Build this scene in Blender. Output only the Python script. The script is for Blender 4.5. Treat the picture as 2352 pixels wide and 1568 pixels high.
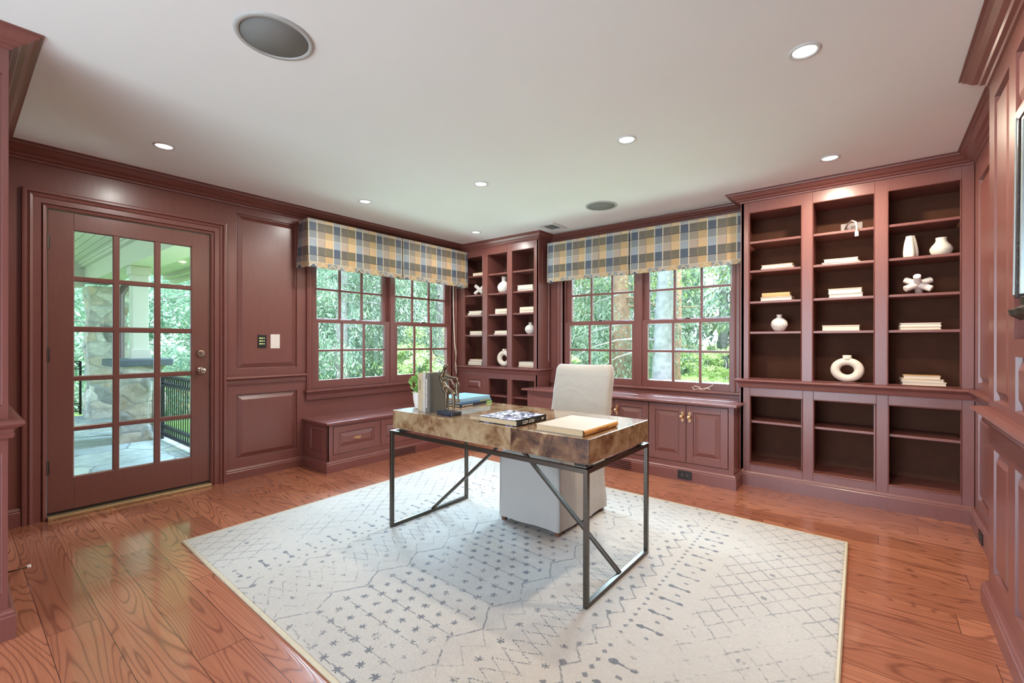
import bpy, bmesh, math, random
import numpy as np
from mathutils import Vector, Matrix, noise

for o in list(bpy.data.objects): bpy.data.objects.remove(o)
SC = bpy.context.scene
COL = SC.collection
R = math.radians
rng = random.Random(7)

# ------------------------------------------------------------------ camera
TH = R(38.74)
cam_d = bpy.data.cameras.new('camera'); cam = bpy.data.objects.new('camera', cam_d); COL.objects.link(cam)
cam_d.sensor_fit = 'HORIZONTAL'; cam_d.sensor_width = 36.0; cam_d.lens = 36.0*1040/2352
cam_d.shift_y = 1.0/2352; cam_d.clip_start = .02; cam_d.clip_end = 300
cam.matrix_world = Matrix.Translation((0, 0, 1.15)) @ Matrix.Rotation(TH, 4, 'Z') @ Matrix.Rotation(R(90), 4, 'X') @ Matrix.Rotation(R(.1), 4, 'Z')
SC.camera = cam

# ------------------------------------------------------------------ world, sun, added lamps, exposure
W = bpy.data.worlds.new('world'); SC.world = W; W.use_nodes = True
nt = W.node_tree; nt.nodes.clear()
wo = nt.nodes.new('ShaderNodeOutputWorld'); bg = nt.nodes.new('ShaderNodeBackground')
sky = nt.nodes.new('ShaderNodeTexSky'); sky.sky_type = 'HOSEK_WILKIE'; sky.turbidity = 8; sky.ground_albedo = .4
sky.sun_direction = Vector((.6, -.5, .62)).normalized()
mixw = nt.nodes.new('ShaderNodeMix'); mixw.data_type = 'RGBA'; mixw.inputs[0].default_value = .8
nt.links.new(sky.outputs[0], mixw.inputs[6]); mixw.inputs[7].default_value = (.83, .92, 1.0, 1)
nt.links.new(mixw.outputs[2], bg.inputs[0]); bg.inputs[1].default_value = 4.6
nt.links.new(bg.outputs[0], wo.inputs[0])
sd = bpy.data.lights.new('sun', 'SUN'); sd.energy = 8.0; sd.angle = R(12); sd.color = (1, .95, .86)
sun = bpy.data.objects.new('sun', sd); COL.objects.link(sun)
sun.rotation_euler = Vector((-.6, .5, -.75)).to_track_quat('-Z', 'Y').to_euler()

def area(name, loc, target, sx, sy, watts, color):
    d = bpy.data.lights.new(name, 'AREA'); d.shape = 'RECTANGLE'; d.size = sx; d.size_y = sy; d.energy = watts; d.color = color
    o = bpy.data.objects.new(name, d); COL.objects.link(o); o.location = loc
    o.rotation_euler = (Vector(target)-Vector(loc)).to_track_quat('-Z', 'Y').to_euler(); return o
# added area lamps: two boost window daylight from above the panes, the rest are fill
area('daylight_boost_left', (-7.0, 4.1, 3.25), (-2.4, 2.6, .6), 2.8, 1.3, 1000, (.70, .85, 1))
area('daylight_boost_back', (-2.3, 7.0, 3.25), (-1.8, 2.8, .6), 2.6, 1.3, 700, (.74, .87, 1))
area('ceiling_fill_left', (-5.2, 3.1, .05), (-2.6, 2.6, 2.35), 2.0, 1.0, 52, (.97, .96, .95))  # unseen lamp below the sill, added to lift the ceiling
area('ceiling_fill_back', (-1.8, 5.3, .0), (-1.8, 2.9, 2.35), 1.8, 1.0, 44, (.97, .96, .95))  # likewise added, hidden below the back sill
area('rear_fill', (-1.2, -3.15, 1.15), (-1.3, 2.5, 1.6), 2.5, 2.0, 70, (.90, .95, 1))  # added fill lamp behind the camera, for flat frontal light
area('ceiling_fill_near', (-1.2, -1.5, .35), (-1.8, 1.3, 2.35), 2.6, 2.4, 60, (.92, .95, 1))  # unseen upward lamp, added to brighten the ceiling and room
SC.view_settings.view_transform = 'Standard'; SC.view_settings.look = 'None'
SC.view_settings.exposure = 0.16; SC.view_settings.gamma = 1.0; SC.view_settings.use_curve_mapping = False
SC.view_settings.use_white_balance = True; SC.view_settings.white_balance_temperature = 5450; SC.view_settings.white_balance_tint = 3
SC.cycles.max_bounces = 10; SC.cycles.transparent_max_bounces = 24; SC.cycles.caustics_reflective = False; SC.cycles.caustics_refractive = False
SC.cycles.sample_clamp_indirect = 6

# ------------------------------------------------------------------ materials
def S(r, g, b):
    f = lambda c: (c/255/12.92) if c/255 <= .04045 else ((c/255+.055)/1.055)**2.4
    return (f(r), f(g), f(b), 1)
def newmat(name):
    m = bpy.data.materials.new(name); m.use_nodes = True; n = m.node_tree
    b = n.nodes['Principled BSDF']; return m, n, b
def node(n, t, **kw):
    x = n.nodes.new(t)
    for k, v in kw.items(): setattr(x, k, v)
    return x
def mixc(n, fac, a, b, bt='MIX'):
    x = n.nodes.new('ShaderNodeMix'); x.data_type = 'RGBA'; x.blend_type = bt
    for s, v in ((x.inputs[0], fac), (x.inputs[6], a), (x.inputs[7], b)):
        if hasattr(v, 'links') or hasattr(v, 'is_output'): n.links.new(v, s)
        else: s.default_value = v
    return x.outputs[2]
def ramp(n, src, stops):
    x = n.nodes.new('ShaderNodeValToRGB'); n.links.new(src, x.inputs[0])
    el = x.color_ramp.elements
    while len(el) < len(stops): el.new(.5)
    for e, (p, c) in zip(el, stops): e.position = p; e.color = c
    return x.outputs[0]
def math_(n, op, a, b=0.0, c=0.0):
    x = n.nodes.new('ShaderNodeMath'); x.operation = op
    for i, v in enumerate((a, b, c)):
        if hasattr(v, 'is_output'): n.links.new(v, x.inputs[i])
        else: x.inputs[i].default_value = v
    return x.outputs[0]
def coords(n, scale=(1, 1, 1), kind='Object'):
    tc = n.nodes.new('ShaderNodeTexCoord'); mp = n.nodes.new('ShaderNodeMapping'); n.links.new(tc.outputs[kind], mp.inputs[0]); mp.inputs['Scale'].default_value = scale
    return mp.outputs[0]
def nz(n, vec, scale, detail=3, rough=.5, dist=0):
    x = n.nodes.new('ShaderNodeTexNoise'); n.links.new(vec, x.inputs['Vector']); x.inputs['Scale'].default_value = scale
    x.inputs['Detail'].default_value = detail; x.inputs['Roughness'].default_value = rough; x.inputs['Distortion'].default_value = dist; return x.outputs[0]
def bump(n, b, h, strength, dist=.01):
    x = n.nodes.new('ShaderNodeBump'); x.inputs['Strength'].default_value = strength; x.inputs['Distance'].default_value = dist
    n.links.new(h, x.inputs['Height']); n.links.new(x.outputs[0], b.inputs['Normal'])
def simple(name, col, rough=.5, metal=0, var=.06, scale=30, bmp=0, spec=.5, coat=0):
    m, n, b = newmat(name); v = coords(n)
    f = nz(n, v, scale); dk = tuple(c*(1-var*2) for c in col[:3])+(1,); lt = tuple(min(1, c*(1+var*2)) for c in col[:3])+(1,)
    n.links.new(mixc(n, f, dk, lt), b.inputs['Base Color'])
    b.inputs['Roughness'].default_value = rough; b.inputs['Metallic'].default_value = metal; b.inputs['Specular IOR Level'].default_value = spec
    b.inputs['Coat Weight'].default_value = coat; b.inputs['Coat Roughness'].default_value = .15
    if bmp: bump(n, b, nz(n, v, scale*2), bmp, .003)
    return m
def wood_paint(name, base, rough=.36):
    m, n, b = newmat(name)
    g = nz(n, coords(n, (14, 14, 1.2)), 6, 4, .6, .4); big = nz(n, coords(n), 2.2, 2)
    c = mixc(n, g, tuple(x*.84 for x in base[:3])+(1,), tuple(x*1.14 for x in base[:3])+(1,))
    c = mixc(n, big, mixc(n, .18, c, (base[0]*.75, base[1]*.7, base[2]*.7, 1)), c)
    n.links.new(c, b.inputs['Base Color']); b.inputs['Roughness'].default_value = rough
    b.inputs['Coat Weight'].default_value = .25; b.inputs['Coat Roughness'].default_value = .22
    bump(n, b, g, .04, .002); return m
M = {}
M['wood'] = wood_paint('mahogany_panel', S(124, 77, 70))
M['wood_top'] = wood_paint('polished_mahogany_top', S(126, 79, 73), .16)
M['wood_shaded'] = simple('mahogany_shaded_back', S(92, 60, 46), .85, 0, .08, 14, .1, .1)  # mahogany darkened to paint in the shade at the back of the shelves
M['wood_door'] = wood_paint('door_mahogany', S(119, 77, 68), .34)
M['ceiling'] = simple('ceiling_paint', S(236, 237, 238), .9, var=.008, scale=3)
M['white'] = simple('white_plastic', S(236, 228, 222), .45, var=.01)
M['trimwhite'] = simple('white_metal_trim', S(215, 215, 214), .5, var=.01)
M['black'] = simple('black_plastic', S(34, 30, 30), .4)
M['dark_hole'] = simple('dark_void', S(22, 18, 18), .8)
M['brass'] = simple('antique_brass', S(214, 168, 122), .28, 1, .12, 60)
M['nickel'] = simple('satin_nickel', S(176, 160, 145), .3, 1, .08, 40)
M['steel'] = simple('brushed_pewter', S(94, 88, 80), .34, 1, .1, 50)
M['threshold'] = simple('brass_threshold', S(190, 165, 120), .4, .6, .08, 25)
M['grille'] = simple('speaker_grille', S(128, 128, 127), .75, 0, .05, 900, .3)
M['ceramic'] = simple('matte_ceramic', S(232, 224, 216), .55, 0, .02, 12)
M['glaze'] = simple('glazed_ceramic', S(226, 224, 210), .16, 0, .02, 10)
M['stonevase'] = simple('speckled_ceramic', S(236, 222, 205), .7, 0, .03, 220, .1)
M['pages'] = None
M['linen'] = None
def stripes_mat(name, c1, c2, freq, axis=2, rough=.8):
    m, n, b = newmat(name); sc = [2, 2, 2]; sc[axis] = freq
    f = nz(n, coords(n, tuple(sc)), 1.0, 2); n.links.new(mixc(n, f, c1, c2), b.inputs['Base Color']); b.inputs['Roughness'].default_value = rough; return m
M['pages'] = stripes_mat('book_pages', S(226, 208, 180), S(252, 242, 225), 700)
M['pages_tan'] = stripes_mat('book_pages_tan', S(180, 155, 118), S(214, 190, 150), 700)
def attr_mat(name, rough=.8, bscale=0, bstr=0, sheen=0):
    m, n, b = newmat(name); a = node(n, 'ShaderNodeAttribute', attribute_name='Col'); 
    f = nz(n, coords(n), 60, 3); c = mixc(n, .12, a.outputs['Color'], mixc(n, f, (.0, .0, .0, 1), (1, 1, 1, 1)), 'SOFT_LIGHT')
    n.links.new(c, b.inputs['Base Color']); b.inputs['Roughness'].default_value = rough; b.inputs['Sheen Weight'].default_value = sheen
    if bscale: bump(n, b, nz(n, coords(n), bscale, 3, .6), bstr, .01)
    return m
M['rug'] = attr_mat('woven_rug', .95, 140, .55, .2)
M['plaid'] = attr_mat('plaid_silk', .5, 300, .15, .3)
M['coverart'] = attr_mat('printed_cover', .3)
def glass_mat(name, tint=(1, 1, 1, 1), k=1.0):
    m = bpy.data.materials.new(name); m.use_nodes = True; n = m.node_tree; n.nodes.clear()
    o = node(n, 'ShaderNodeOutputMaterial'); t = node(n, 'ShaderNodeBsdfTransparent'); g = node(n, 'ShaderNodeBsdfGlossy'); mx = node(n, 'ShaderNodeMixShader'); fr = node(n, 'ShaderNodeFresnel')
    t.inputs[0].default_value = tint; g.inputs['Roughness'].default_value = .02; fr.inputs[0].default_value = 1.45
    ge = node(n, 'ShaderNodeNewGeometry'); n.links.new(math_(n, 'MULTIPLY', fr.outputs[0], math_(n, 'SUBTRACT', k, ge.outputs['Backfacing'])), mx.inputs[0]); n.links.new(t.outputs[0], mx.inputs[1]); n.links.new(g.outputs[0], mx.inputs[2]); n.links.new(mx.outputs[0], o.inputs[0]); return m
M['glass'] = glass_mat('window_glass', (.97, 1, .985, 1))
def emit(name, col, s):
    m = bpy.data.materials.new(name); m.use_nodes = True; n = m.node_tree; n.nodes.clear()
    o = node(n, 'ShaderNodeOutputMaterial'); e = node(n, 'ShaderNodeEmission'); e.inputs[0].default_value = col; e.inputs[1].default_value = s; n.links.new(e.outputs[0], o.inputs[0]); return m
M['lamp'] = emit('lamp_lens', (1, .93, .80, 1), 2.2)
M['led'] = emit('keypad_led', (.85, .9, .25, 1), 1.6)

def floor_mat():
    m, n, b = newmat('oak_plank_floor'); tc = node(n, 'ShaderNodeTexCoord'); sp = node(n, 'ShaderNodeSeparateXYZ'); n.links.new(tc.outputs['Object'], sp.inputs[0])
    x, y = sp.outputs[0], sp.outputs[1]; pw = .162
    row = math_(n, 'DIVIDE', math_(n, 'SUBTRACT', y, .24-pw*20), pw); ri = math_(n, 'FLOOR', row); rf = math_(n, 'FRACT', row)
    wn = node(n, 'ShaderNodeTexWhiteNoise', noise_dimensions='1D'); n.links.new(ri, wn.inputs['W'])
    xs = math_(n, 'ADD', x, math_(n, 'MULTIPLY', wn.outputs[0], 5.3)); xc = math_(n, 'DIVIDE', xs, 1.25); ci = math_(n, 'FLOOR', xc); cf = math_(n, 'FRACT', xc)
    pid = math_(n, 'ADD', math_(n, 'MULTIPLY', ri, 7.31), math_(n, 'MULTIPLY', ci, 3.17))
    wn2 = node(n, 'ShaderNodeTexWhiteNoise', noise_dimensions='1D'); n.links.new(pid, wn2.inputs['W'])
    cb = node(n, 'ShaderNodeCombineXYZ'); n.links.new(math_(n, 'MULTIPLY', x, .9), cb.inputs[0]); n.links.new(math_(n, 'MULTIPLY', y, 8.5), cb.inputs[1]); n.links.new(math_(n, 'MULTIPLY', wn2.outputs[0], 60), cb.inputs[2])
    cath = nz(n, cb.outputs[0], .8, 1.2, .4, .25)
    ring = math_(n, 'ABSOLUTE', math_(n, 'SUBTRACT', math_(n, 'FRACT', math_(n, 'MULTIPLY', cath, 26)), .5))
    ring = ramp(n, math_(n, 'MULTIPLY', ring, 2), [(0.0, (.25, .25, .25, 1)), (.14, (.5, .5, .5, 1)), (.34, (.94, .94, .94, 1)), (1, (1, 1, 1, 1))])
    cb2 = node(n, 'ShaderNodeCombineXYZ'); n.links.new(math_(n, 'MULTIPLY', x, 3), cb2.inputs[0]); n.links.new(math_(n, 'MULTIPLY', y, 110), cb2.inputs[1]); n.links.new(math_(n, 'MULTIPLY', wn2.outputs[0], 9), cb2.inputs[2])
    fine = nz(n, cb2.outputs[0], 1, 3, .6)
    light = mixc(n, wn2.outputs[0], S(162, 102, 74), S(194, 128, 94)); dark = S(108, 61, 46)
    c = mixc(n, ring, dark, light); c = mixc(n, math_(n, 'MULTIPLY', fine, .6), c, S(112, 62, 44))
    e1 = math_(n, 'MINIMUM', rf, math_(n, 'SUBTRACT', 1, rf)); e2 = math_(n, 'MULTIPLY', math_(n, 'MINIMUM', cf, math_(n, 'SUBTRACT', 1, cf)), 1.25/pw)
    gap = math_(n, 'LESS_THAN', math_(n, 'MINIMUM', e1, e2), .007)
    c = mixc(n, gap, c, S(72, 40, 30)); n.links.new(c, b.inputs['Base Color'])
    b.inputs['Roughness'].default_value = .2; b.inputs['Coat Weight'].default_value = .5; b.inputs['Coat Roughness'].default_value = .07
    h = math_(n, 'SUBTRACT', math_(n, 'MULTIPLY', ring, .25), math_(n, 'MULTIPLY', gap, 1.0)); bump(n, b, h, .12, .004); return m
M['floor'] = floor_mat()
def linen_mat():
    m, n, b = newmat('slipcover_linen'); v = coords(n); w1 = nz(n, coords(n, (900, 900, 60)), 1, 2); w2 = nz(n, coords(n, (60, 60, 900)), 1, 2)
    f = math_(n, 'ADD', math_(n, 'MULTIPLY', w1, .5), math_(n, 'MULTIPLY', w2, .5)); n.links.new(mixc(n, f, S(152, 147, 140), S(186, 180, 172)), b.inputs['Base Color'])
    b.inputs['Roughness'].default_value = .9; b.inputs['Sheen Weight'].default_value = .25; bump(n, b, nz(n, v, 7, 2, .5, .5), .35, .03); return m
M['linen'] = linen_mat()
def parchment_mat():
    m, n, b = newmat('lacquered_parchment'); tc = node(n, 'ShaderNodeTexCoord'); sp = node(n, 'ShaderNodeSeparateXYZ'); n.links.new(tc.outputs['Object'], sp.inputs[0])
    px = math_(n, 'DIVIDE', math_(n, 'ADD', sp.outputs[0], 2.296), .925); py = math_(n, 'DIVIDE', math_(n, 'SUBTRACT', sp.outputs[1], 1.70), .40)
    pid = math_(n, 'ADD', math_(n, 'FLOOR', px), math_(n, 'MULTIPLY', math_(n, 'FLOOR', py), 5.0))
    wn = node(n, 'ShaderNodeTexWhiteNoise', noise_dimensions='1D'); n.links.new(math_(n, 'ADD', pid, .37), wn.inputs['W'])
    cb = node(n, 'ShaderNodeVectorMath', operation='ADD'); n.links.new(tc.outputs['Object'], cb.inputs[0]); cc = node(n, 'ShaderNodeCombineXYZ'); n.links.new(math_(n, 'MULTIPLY', pid, 3.7), cc.inputs[0]); n.links.new(cc.outputs[0], cb.inputs[1])
    cl = nz(n, cb.outputs[0], 9, 7, .66, .5); cl2 = nz(n, cb.outputs[0], 24, 4, .6)
    # the right-hand hides are the browner ones
    rt = math_(n, 'MULTIPLY', math_(n, 'GREATER_THAN', px, 1.0), math_(n, 'MULTIPLY_ADD', math_(n, 'LESS_THAN', sp.outputs[1], 1.705), .13, .03))
    f = math_(n, 'ADD', math_(n, 'ADD', math_(n, 'MULTIPLY', cl, .8), math_(n, 'MULTIPLY', cl2, .2)), math_(n, 'ADD', rt, math_(n, 'MULTIPLY', wn.outputs[0], .02)))
    c = ramp(n, f, [(.34, S(184, 164, 130)), (.52, S(154, 128, 94)), (.62, S(116, 84, 56)), (.74, S(62, 40, 28))])
    e = math_(n, 'MINIMUM', math_(n, 'FRACT', px), math_(n, 'SUBTRACT', 1, math_(n, 'FRACT', px))); c = mixc(n, math_(n, 'LESS_THAN', e, .0018), c, S(84, 60, 40))
    n.links.new(c, b.inputs['Base Color']); b.inputs['Roughness'].default_value = .22; b.inputs['Coat Weight'].default_value = .9; b.inputs['Coat Roughness'].default_value = .04; return m
M['parchment'] = parchment_mat()
def stone_mat(name, cols, scale, mortar, rough=.9, edge=.035, flat=False):
    m, n, b = newmat(name); v = coords(n, (1, 1, 1) if flat else (1, 1, 1.6)); dv = nz(n, v, 3, 2); vm = node(n, 'ShaderNodeVectorMath', operation='ADD'); n.links.new(v, vm.inputs[0])
    sc = node(n, 'ShaderNodeVectorMath', operation='SCALE'); n.links.new(dv, sc.inputs[0]); sc.inputs[3].default_value = .12; n.links.new(sc.outputs[0], vm.inputs[1])
    vo = node(n, 'ShaderNodeTexVoronoi', feature='DISTANCE_TO_EDGE'); vo.inputs['Scale'].default_value = scale; n.links.new(vm.outputs[0], vo.inputs['Vector'])
    v2 = node(n, 'ShaderNodeTexVoronoi'); v2.inputs['Scale'].default_value = scale; n.links.new(vm.outputs[0], v2.inputs['Vector'])
    sx = node(n, 'ShaderNodeSeparateColor'); n.links.new(v2.outputs['Color'], sx.inputs[0])
    c = ramp(n, sx.outputs[0], [(i/(len(cols)-1), k) for i, k in enumerate(cols)])
    c = mixc(n, .85, c, mixc(n, nz(n, v, 7, 6, .7), (.1, .1, .1, 1), (1, 1, 1, 1)), 'OVERLAY')
    mk = ramp(n, vo.outputs['Distance'], [(edge*.6, (1, 1, 1, 1)), (edge, (0, 0, 0, 1))]); c = mixc(n, mk, c, mortar)
    n.links.new(c, b.inputs['Base Color']); b.inputs['Roughness'].default_value = rough
    bump(n, b, math_(n, 'MINIMUM', vo.outputs['Distance'], .12), .9 if not flat else .4, .12); return m
M['fieldstone'] = stone_mat('fieldstone', [S(158, 156, 152), S(176, 164, 146), S(128, 128, 126), S(190, 186, 176), S(152, 136, 116)], 3.3, S(158, 157, 152), edge=.03)
M['flag'] = stone_mat('flagstone', [S(152, 160, 166), S(166, 168, 154), S(134, 140, 146), S(170, 174, 168)], 1.3, S(120, 122, 122), .6, .018, True)
M['tanstone'] = stone_mat('tan_retaining_stone', [S(200, 176, 140), S(216, 196, 162), S(180, 156, 124)], 2.6, S(150, 132, 110))
M['slate'] = simple('slate_cap', S(92, 98, 106), .8, 0, .12, 25)
M['porchpaint'] = simple('porch_paint', S(204, 202, 188), .6, 0, .02, 4)
M['iron'] = simple('black_iron', S(30, 32, 36), .4, .3)
M['downspout'] = simple('bronze_downspout', S(108, 92, 90), .4, .3)
M['bark'] = simple('grey_bark', S(140, 134, 136), .95, 0, .28, 9, .8)
M['bark_brown'] = simple('brown_bark', S(150, 118, 98), .95, 0, .28, 9, .8)
M['grass'] = simple('spring_grass', S(150, 178, 92), .95, 0, .2, 2.0, .3)
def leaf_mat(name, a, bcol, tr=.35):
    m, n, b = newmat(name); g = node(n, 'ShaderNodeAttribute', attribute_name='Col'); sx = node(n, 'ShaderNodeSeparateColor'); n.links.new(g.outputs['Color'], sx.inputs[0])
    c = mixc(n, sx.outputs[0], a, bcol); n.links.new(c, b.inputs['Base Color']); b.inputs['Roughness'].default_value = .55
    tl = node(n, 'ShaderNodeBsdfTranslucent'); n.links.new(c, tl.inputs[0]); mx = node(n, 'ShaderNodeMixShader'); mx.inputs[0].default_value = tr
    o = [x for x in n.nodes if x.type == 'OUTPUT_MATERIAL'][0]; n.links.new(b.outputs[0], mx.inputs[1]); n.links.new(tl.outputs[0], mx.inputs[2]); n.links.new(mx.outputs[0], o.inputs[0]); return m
M['hemlock'] = leaf_mat('hemlock_needles', S(98, 116, 100), S(188, 200, 172))
M['pine'] = leaf_mat('pale_pine_needles', S(136, 168, 148), S(224, 238, 218))
M['laurel'] = leaf_mat('broad_shrub_leaves', S(150, 168, 106), S(228, 234, 184))
M['springleaf'] = leaf_mat('spring_leaves', S(136, 156, 84), S(206, 214, 150))
M['potleaf'] = leaf_mat('succulent_leaves', S(92, 140, 62), S(186, 214, 120))

# ------------------------------------------------------------------ mesh helpers
class Fr:                                   # a frame on a wall: a along u, b along v, c out of the wall along n
    def __init__(s, o, u, v, n): s.o, s.u, s.v, s.n = Vector(o), Vector(u), Vector(v), Vector(n)
    def __call__(s, a, b, c=0): return s.o+s.u*a+s.v*b+s.n*c
WORLD = Fr((0, 0, 0), (1, 0, 0), (0, 1, 0), (0, 0, 1))
class MB:
    def __init__(s): s.v, s.f, s.col = [], [], []
    def add(s, vs, fs, col=None):
        k = len(s.v); s.v += [tuple(x) for x in vs]; s.f += [tuple(i+k for i in q) for q in fs]
        s.col += [col]*len(fs); return s
    def fbox(s, F, a0, a1, b0, b1, c0, c1, col=None):
        P = [F(a, b, c) for c in (c0, c1) for b in (b0, b1) for a in (a0, a1)]
        return s.add(P, [(0, 2, 3, 1), (4, 5, 7, 6), (0, 1, 5, 4), (2, 6, 7, 3), (0, 4, 6, 2), (1, 3, 7, 5)], col)
    def box(s, x0, x1, y0, y1, z0, z1, col=None): return s.fbox(WORLD, x0, x1, y0, y1, z0, z1, col)
    def bar(s, p, q, w, h, up=(0, 0, 1)):   # a square bar from p to q
        p, q = Vector(p), Vector(q); d = (q-p).normalized(); up = Vector(up)
        sd = d.cross(up).normalized(); up2 = sd.cross(d)
        P = [e+sd*(w/2*i)+up2*(h/2*j) for e in (p, q) for j in (-1, 1) for i in (-1, 1)]
        return s.add(P, [(0, 2, 3, 1), (4, 5, 7, 6), (0, 1, 5, 4), (2, 6, 7, 3), (0, 4, 6, 2), (1, 3, 7, 5)])
    def tube(s, pts, rad, n=10, caps=True):
        pts = [Vector(p) for p in pts]; rad = rad if isinstance(rad, (list, tuple)) else [rad]*len(pts)
        vs, fs = [], []; ref = None
        for i, p in enumerate(pts):
            d = (pts[min(i+1, len(pts)-1)]-pts[max(i-1, 0)]).normalized()
            if ref is None: ref = Vector((0, 0, 1)) if abs(d.z) < .9 else Vector((1, 0, 0))
            a = (ref-d*ref.dot(d)).normalized(); b = d.cross(a); ref = a
            vs += [p+(a*math.cos(t*2*math.pi/n)+b*math.sin(t*2*math.pi/n))*rad[i] for t in range(n)]
        for i in range(len(pts)-1):
            for t in range(n): u = (t+1) % n; fs.append((i*n+t, i*n+u, (i+1)*n+u, (i+1)*n+t))
        if caps: fs += [tuple(range(n))[::-1], tuple(range((len(pts)-1)*n, len(pts)*n))]
        return s.add(vs, fs)
    def lathe(s, prof, n=32, M4=None, fn=None, close=True):
        M4 = M4 or Matrix.Identity(4); vs, fs = [], []
        for (r, z) in prof:
            for t in range(n):
                a = t*2*math.pi/n; rr = r*(fn(a, z) if fn else 1); vs.append(M4 @ Vector((rr*math.cos(a), rr*math.sin(a), z)))
        for i in range(len(prof)-1):
            for t in range(n): u = (t+1) % n; fs.append((i*n+t, i*n+u, (i+1)*n+u, (i+1)*n+t))
        if close: fs += [tuple(range(n))[::-1], tuple(range((len(prof)-1)*n, len(prof)*n))]
        return s.add(vs, fs)
    def holed(s, F, a0, a1, b0, b1, c0, c1, holes):   # a slab with rectangular holes
        A = sorted({a0, a1} | {x for h in holes for x in h[:2] if a0 < x < a1}); B = sorted({b0, b1} | {x for h in holes for x in h[2:] if b0 < x < b1})
        for i in range(len(A)-1):
            j = 0
            while j < len(B)-1:
                ok = lambda jj: not any(h[0] < (A[i]+A[i+1])/2 < h[1] and h[2] < (B[jj]+B[jj+1])/2 < h[3] for h in holes)
                if ok(j):
                    k = j
                    while k+1 < len(B)-1 and ok(k+1): k += 1
                    s.fbox(F, A[i], A[i+1], B[j], B[k+1], c0, c1); j = k+1
                else: j += 1
        return s
    def panel(s, F, a0, a1, b0, b1, c=0, rings=((0, 0), (.003, -.017), (.010, -.018), (.046, -.001), (.049, -.001))):   # raised panel in a recess
        vs, fs = [], []
        for (i, d) in rings: vs += [F(a0+i, b0+i, c+d), F(a1-i, b0+i, c+d), F(a1-i, b1-i, c+d), F(a0+i, b1-i, c+d)]
        for k in range(len(rings)-1):
            for t in range(4): u = (t+1) % 4; fs.append((k*4+t, k*4+u, k*4+4+u, k*4+4+t))
        q = (len(rings)-1)*4; fs.append((q, q+1, q+2, q+3)); return s.add(vs, fs)
    def sweep(s, F, pts, prof, closed=False):   # prof: (offset to the left of the path in the a,b plane, c); mitred
        n = len(pts); P = [Vector((p[0], p[1])) for p in pts]; segs = n if closed else n-1
        nrm = []
        for i in range(segs):
            d = (P[(i+1) % n]-P[i]).normalized(); nrm.append(Vector((-d.y, d.x)))
        vs, fs = [], []; m = len(prof)
        for i in range(n):
            if closed: n0, n1 = nrm[i-1], nrm[i]
            else: n0 = nrm[max(i-1, 0)]; n1 = nrm[min(i, segs-1)]
            mv = (n0+n1); mv = mv/ (1+n0.dot(n1))
            for (o, c) in prof: q = P[i]+mv*o; vs.append(F(q.x, q.y, c))
        for i in range(segs):
            for k in range(m-1): a = i*m; b = ((i+1) % n)*m; fs.append((a+k, a+k+1, b+k+1, b+k))
        if not closed: fs += [tuple(range(m))[::-1], tuple(range((n-1)*m, n*m))]
        return s.add(vs, fs)
    def build(s, name, mat, parent=None, bevel=0, smooth=False, recalc=True, sub=0):
        me = bpy.data.meshes.new(name); me.from_pydata(s.v, [], s.f)
        if any(c is not None for c in s.col):
            at = me.attributes.new('Col', 'FLOAT_COLOR', 'FACE')
            at.data.foreach_set('color', np.array([c if c is not None else (1, 1, 1, 1) for c in s.col], dtype=np.float32).ravel())
        if recalc:
            b = bmesh.new(); b.from_mesh(me); bmesh.ops.recalc_face_normals(b, faces=b.faces); b.to_mesh(me); b.free()
        me.materials.append(M[mat] if isinstance(mat, str) else mat)
        if smooth: me.polygons.foreach_set('use_smooth', [True]*len(me.polygons))
        o = bpy.data.objects.new(name, me); COL.objects.link(o)
        if parent is not None: o.parent = parent; o.matrix_parent_inverse = Matrix.Translation(-parent.location) if parent.parent is None and parent.type == 'EMPTY' else Matrix.Identity(4)
        if bevel:
            md = o.modifiers.new('bevel', 'BEVEL'); md.width = bevel; md.segments = 2; md.limit_method = 'ANGLE'; md.angle_limit = R(40)
        if sub:
            md = o.modifiers.new('subsurf', 'SUBSURF'); md.levels = sub; md.render_levels = sub
        return o
def tag(o, label, cat, group=None, kind=None):
    o['label'] = label; o['category'] = cat
    if group: o['group'] = group
    if kind: o['kind'] = kind
    return o
def thing(name, label, cat, loc, group=None, kind=None):
    o = bpy.data.objects.new(name, None); o.empty_display_size = .05; COL.objects.link(o); o.location = loc
    return tag(o, label, cat, group, kind)
def skin(name, mat, parent, verts, edges, rad, root=0, sub=2):
    me = bpy.data.meshes.new(name); me.from_pydata(verts, edges, []); me.materials.append(M[mat])
    o = bpy.data.objects.new(name, me); COL.objects.link(o); o.parent = parent
    o.matrix_parent_inverse = Matrix.Translation(-parent.location)
    sk = o.modifiers.new('skin', 'SKIN'); sk.use_smooth_shade = True
    for i, r in enumerate(rad): d = me.skin_vertices[0].data[i]; d.radius = (r, r); d.use_root = (i == root)
    s = o.modifiers.new('subsurf', 'SUBSURF'); s.levels = sub; s.render_levels = sub; return o
def lettering(name, text, parent, mat, size, matrix, width=None, depth=.0006):
    cu = bpy.data.curves.new(name, 'FONT'); cu.body = text; cu.size = size; cu.extrude = depth; cu.align_x = 'CENTER'; cu.align_y = 'CENTER'
    t = bpy.data.objects.new(name, cu); COL.objects.link(t); bpy.context.view_layer.update()
    me = bpy.data.meshes.new_from_object(t.evaluated_get(bpy.context.evaluated_depsgraph_get())); bpy.data.objects.remove(t)
    if width:
        xs = [v.co.x for v in me.vertices]; k = width/(max(xs)-min(xs))
        for v in me.vertices: v.co.x *= k
    me.transform(matrix); me.materials.clear(); me.materials.append(M[mat])
    o = bpy.data.objects.new(name, me); COL.objects.link(o); o.parent = parent; o.matrix_parent_inverse = Matrix.Translation(-parent.location) if parent.parent is None else Matrix.Identity(4); return o

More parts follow.
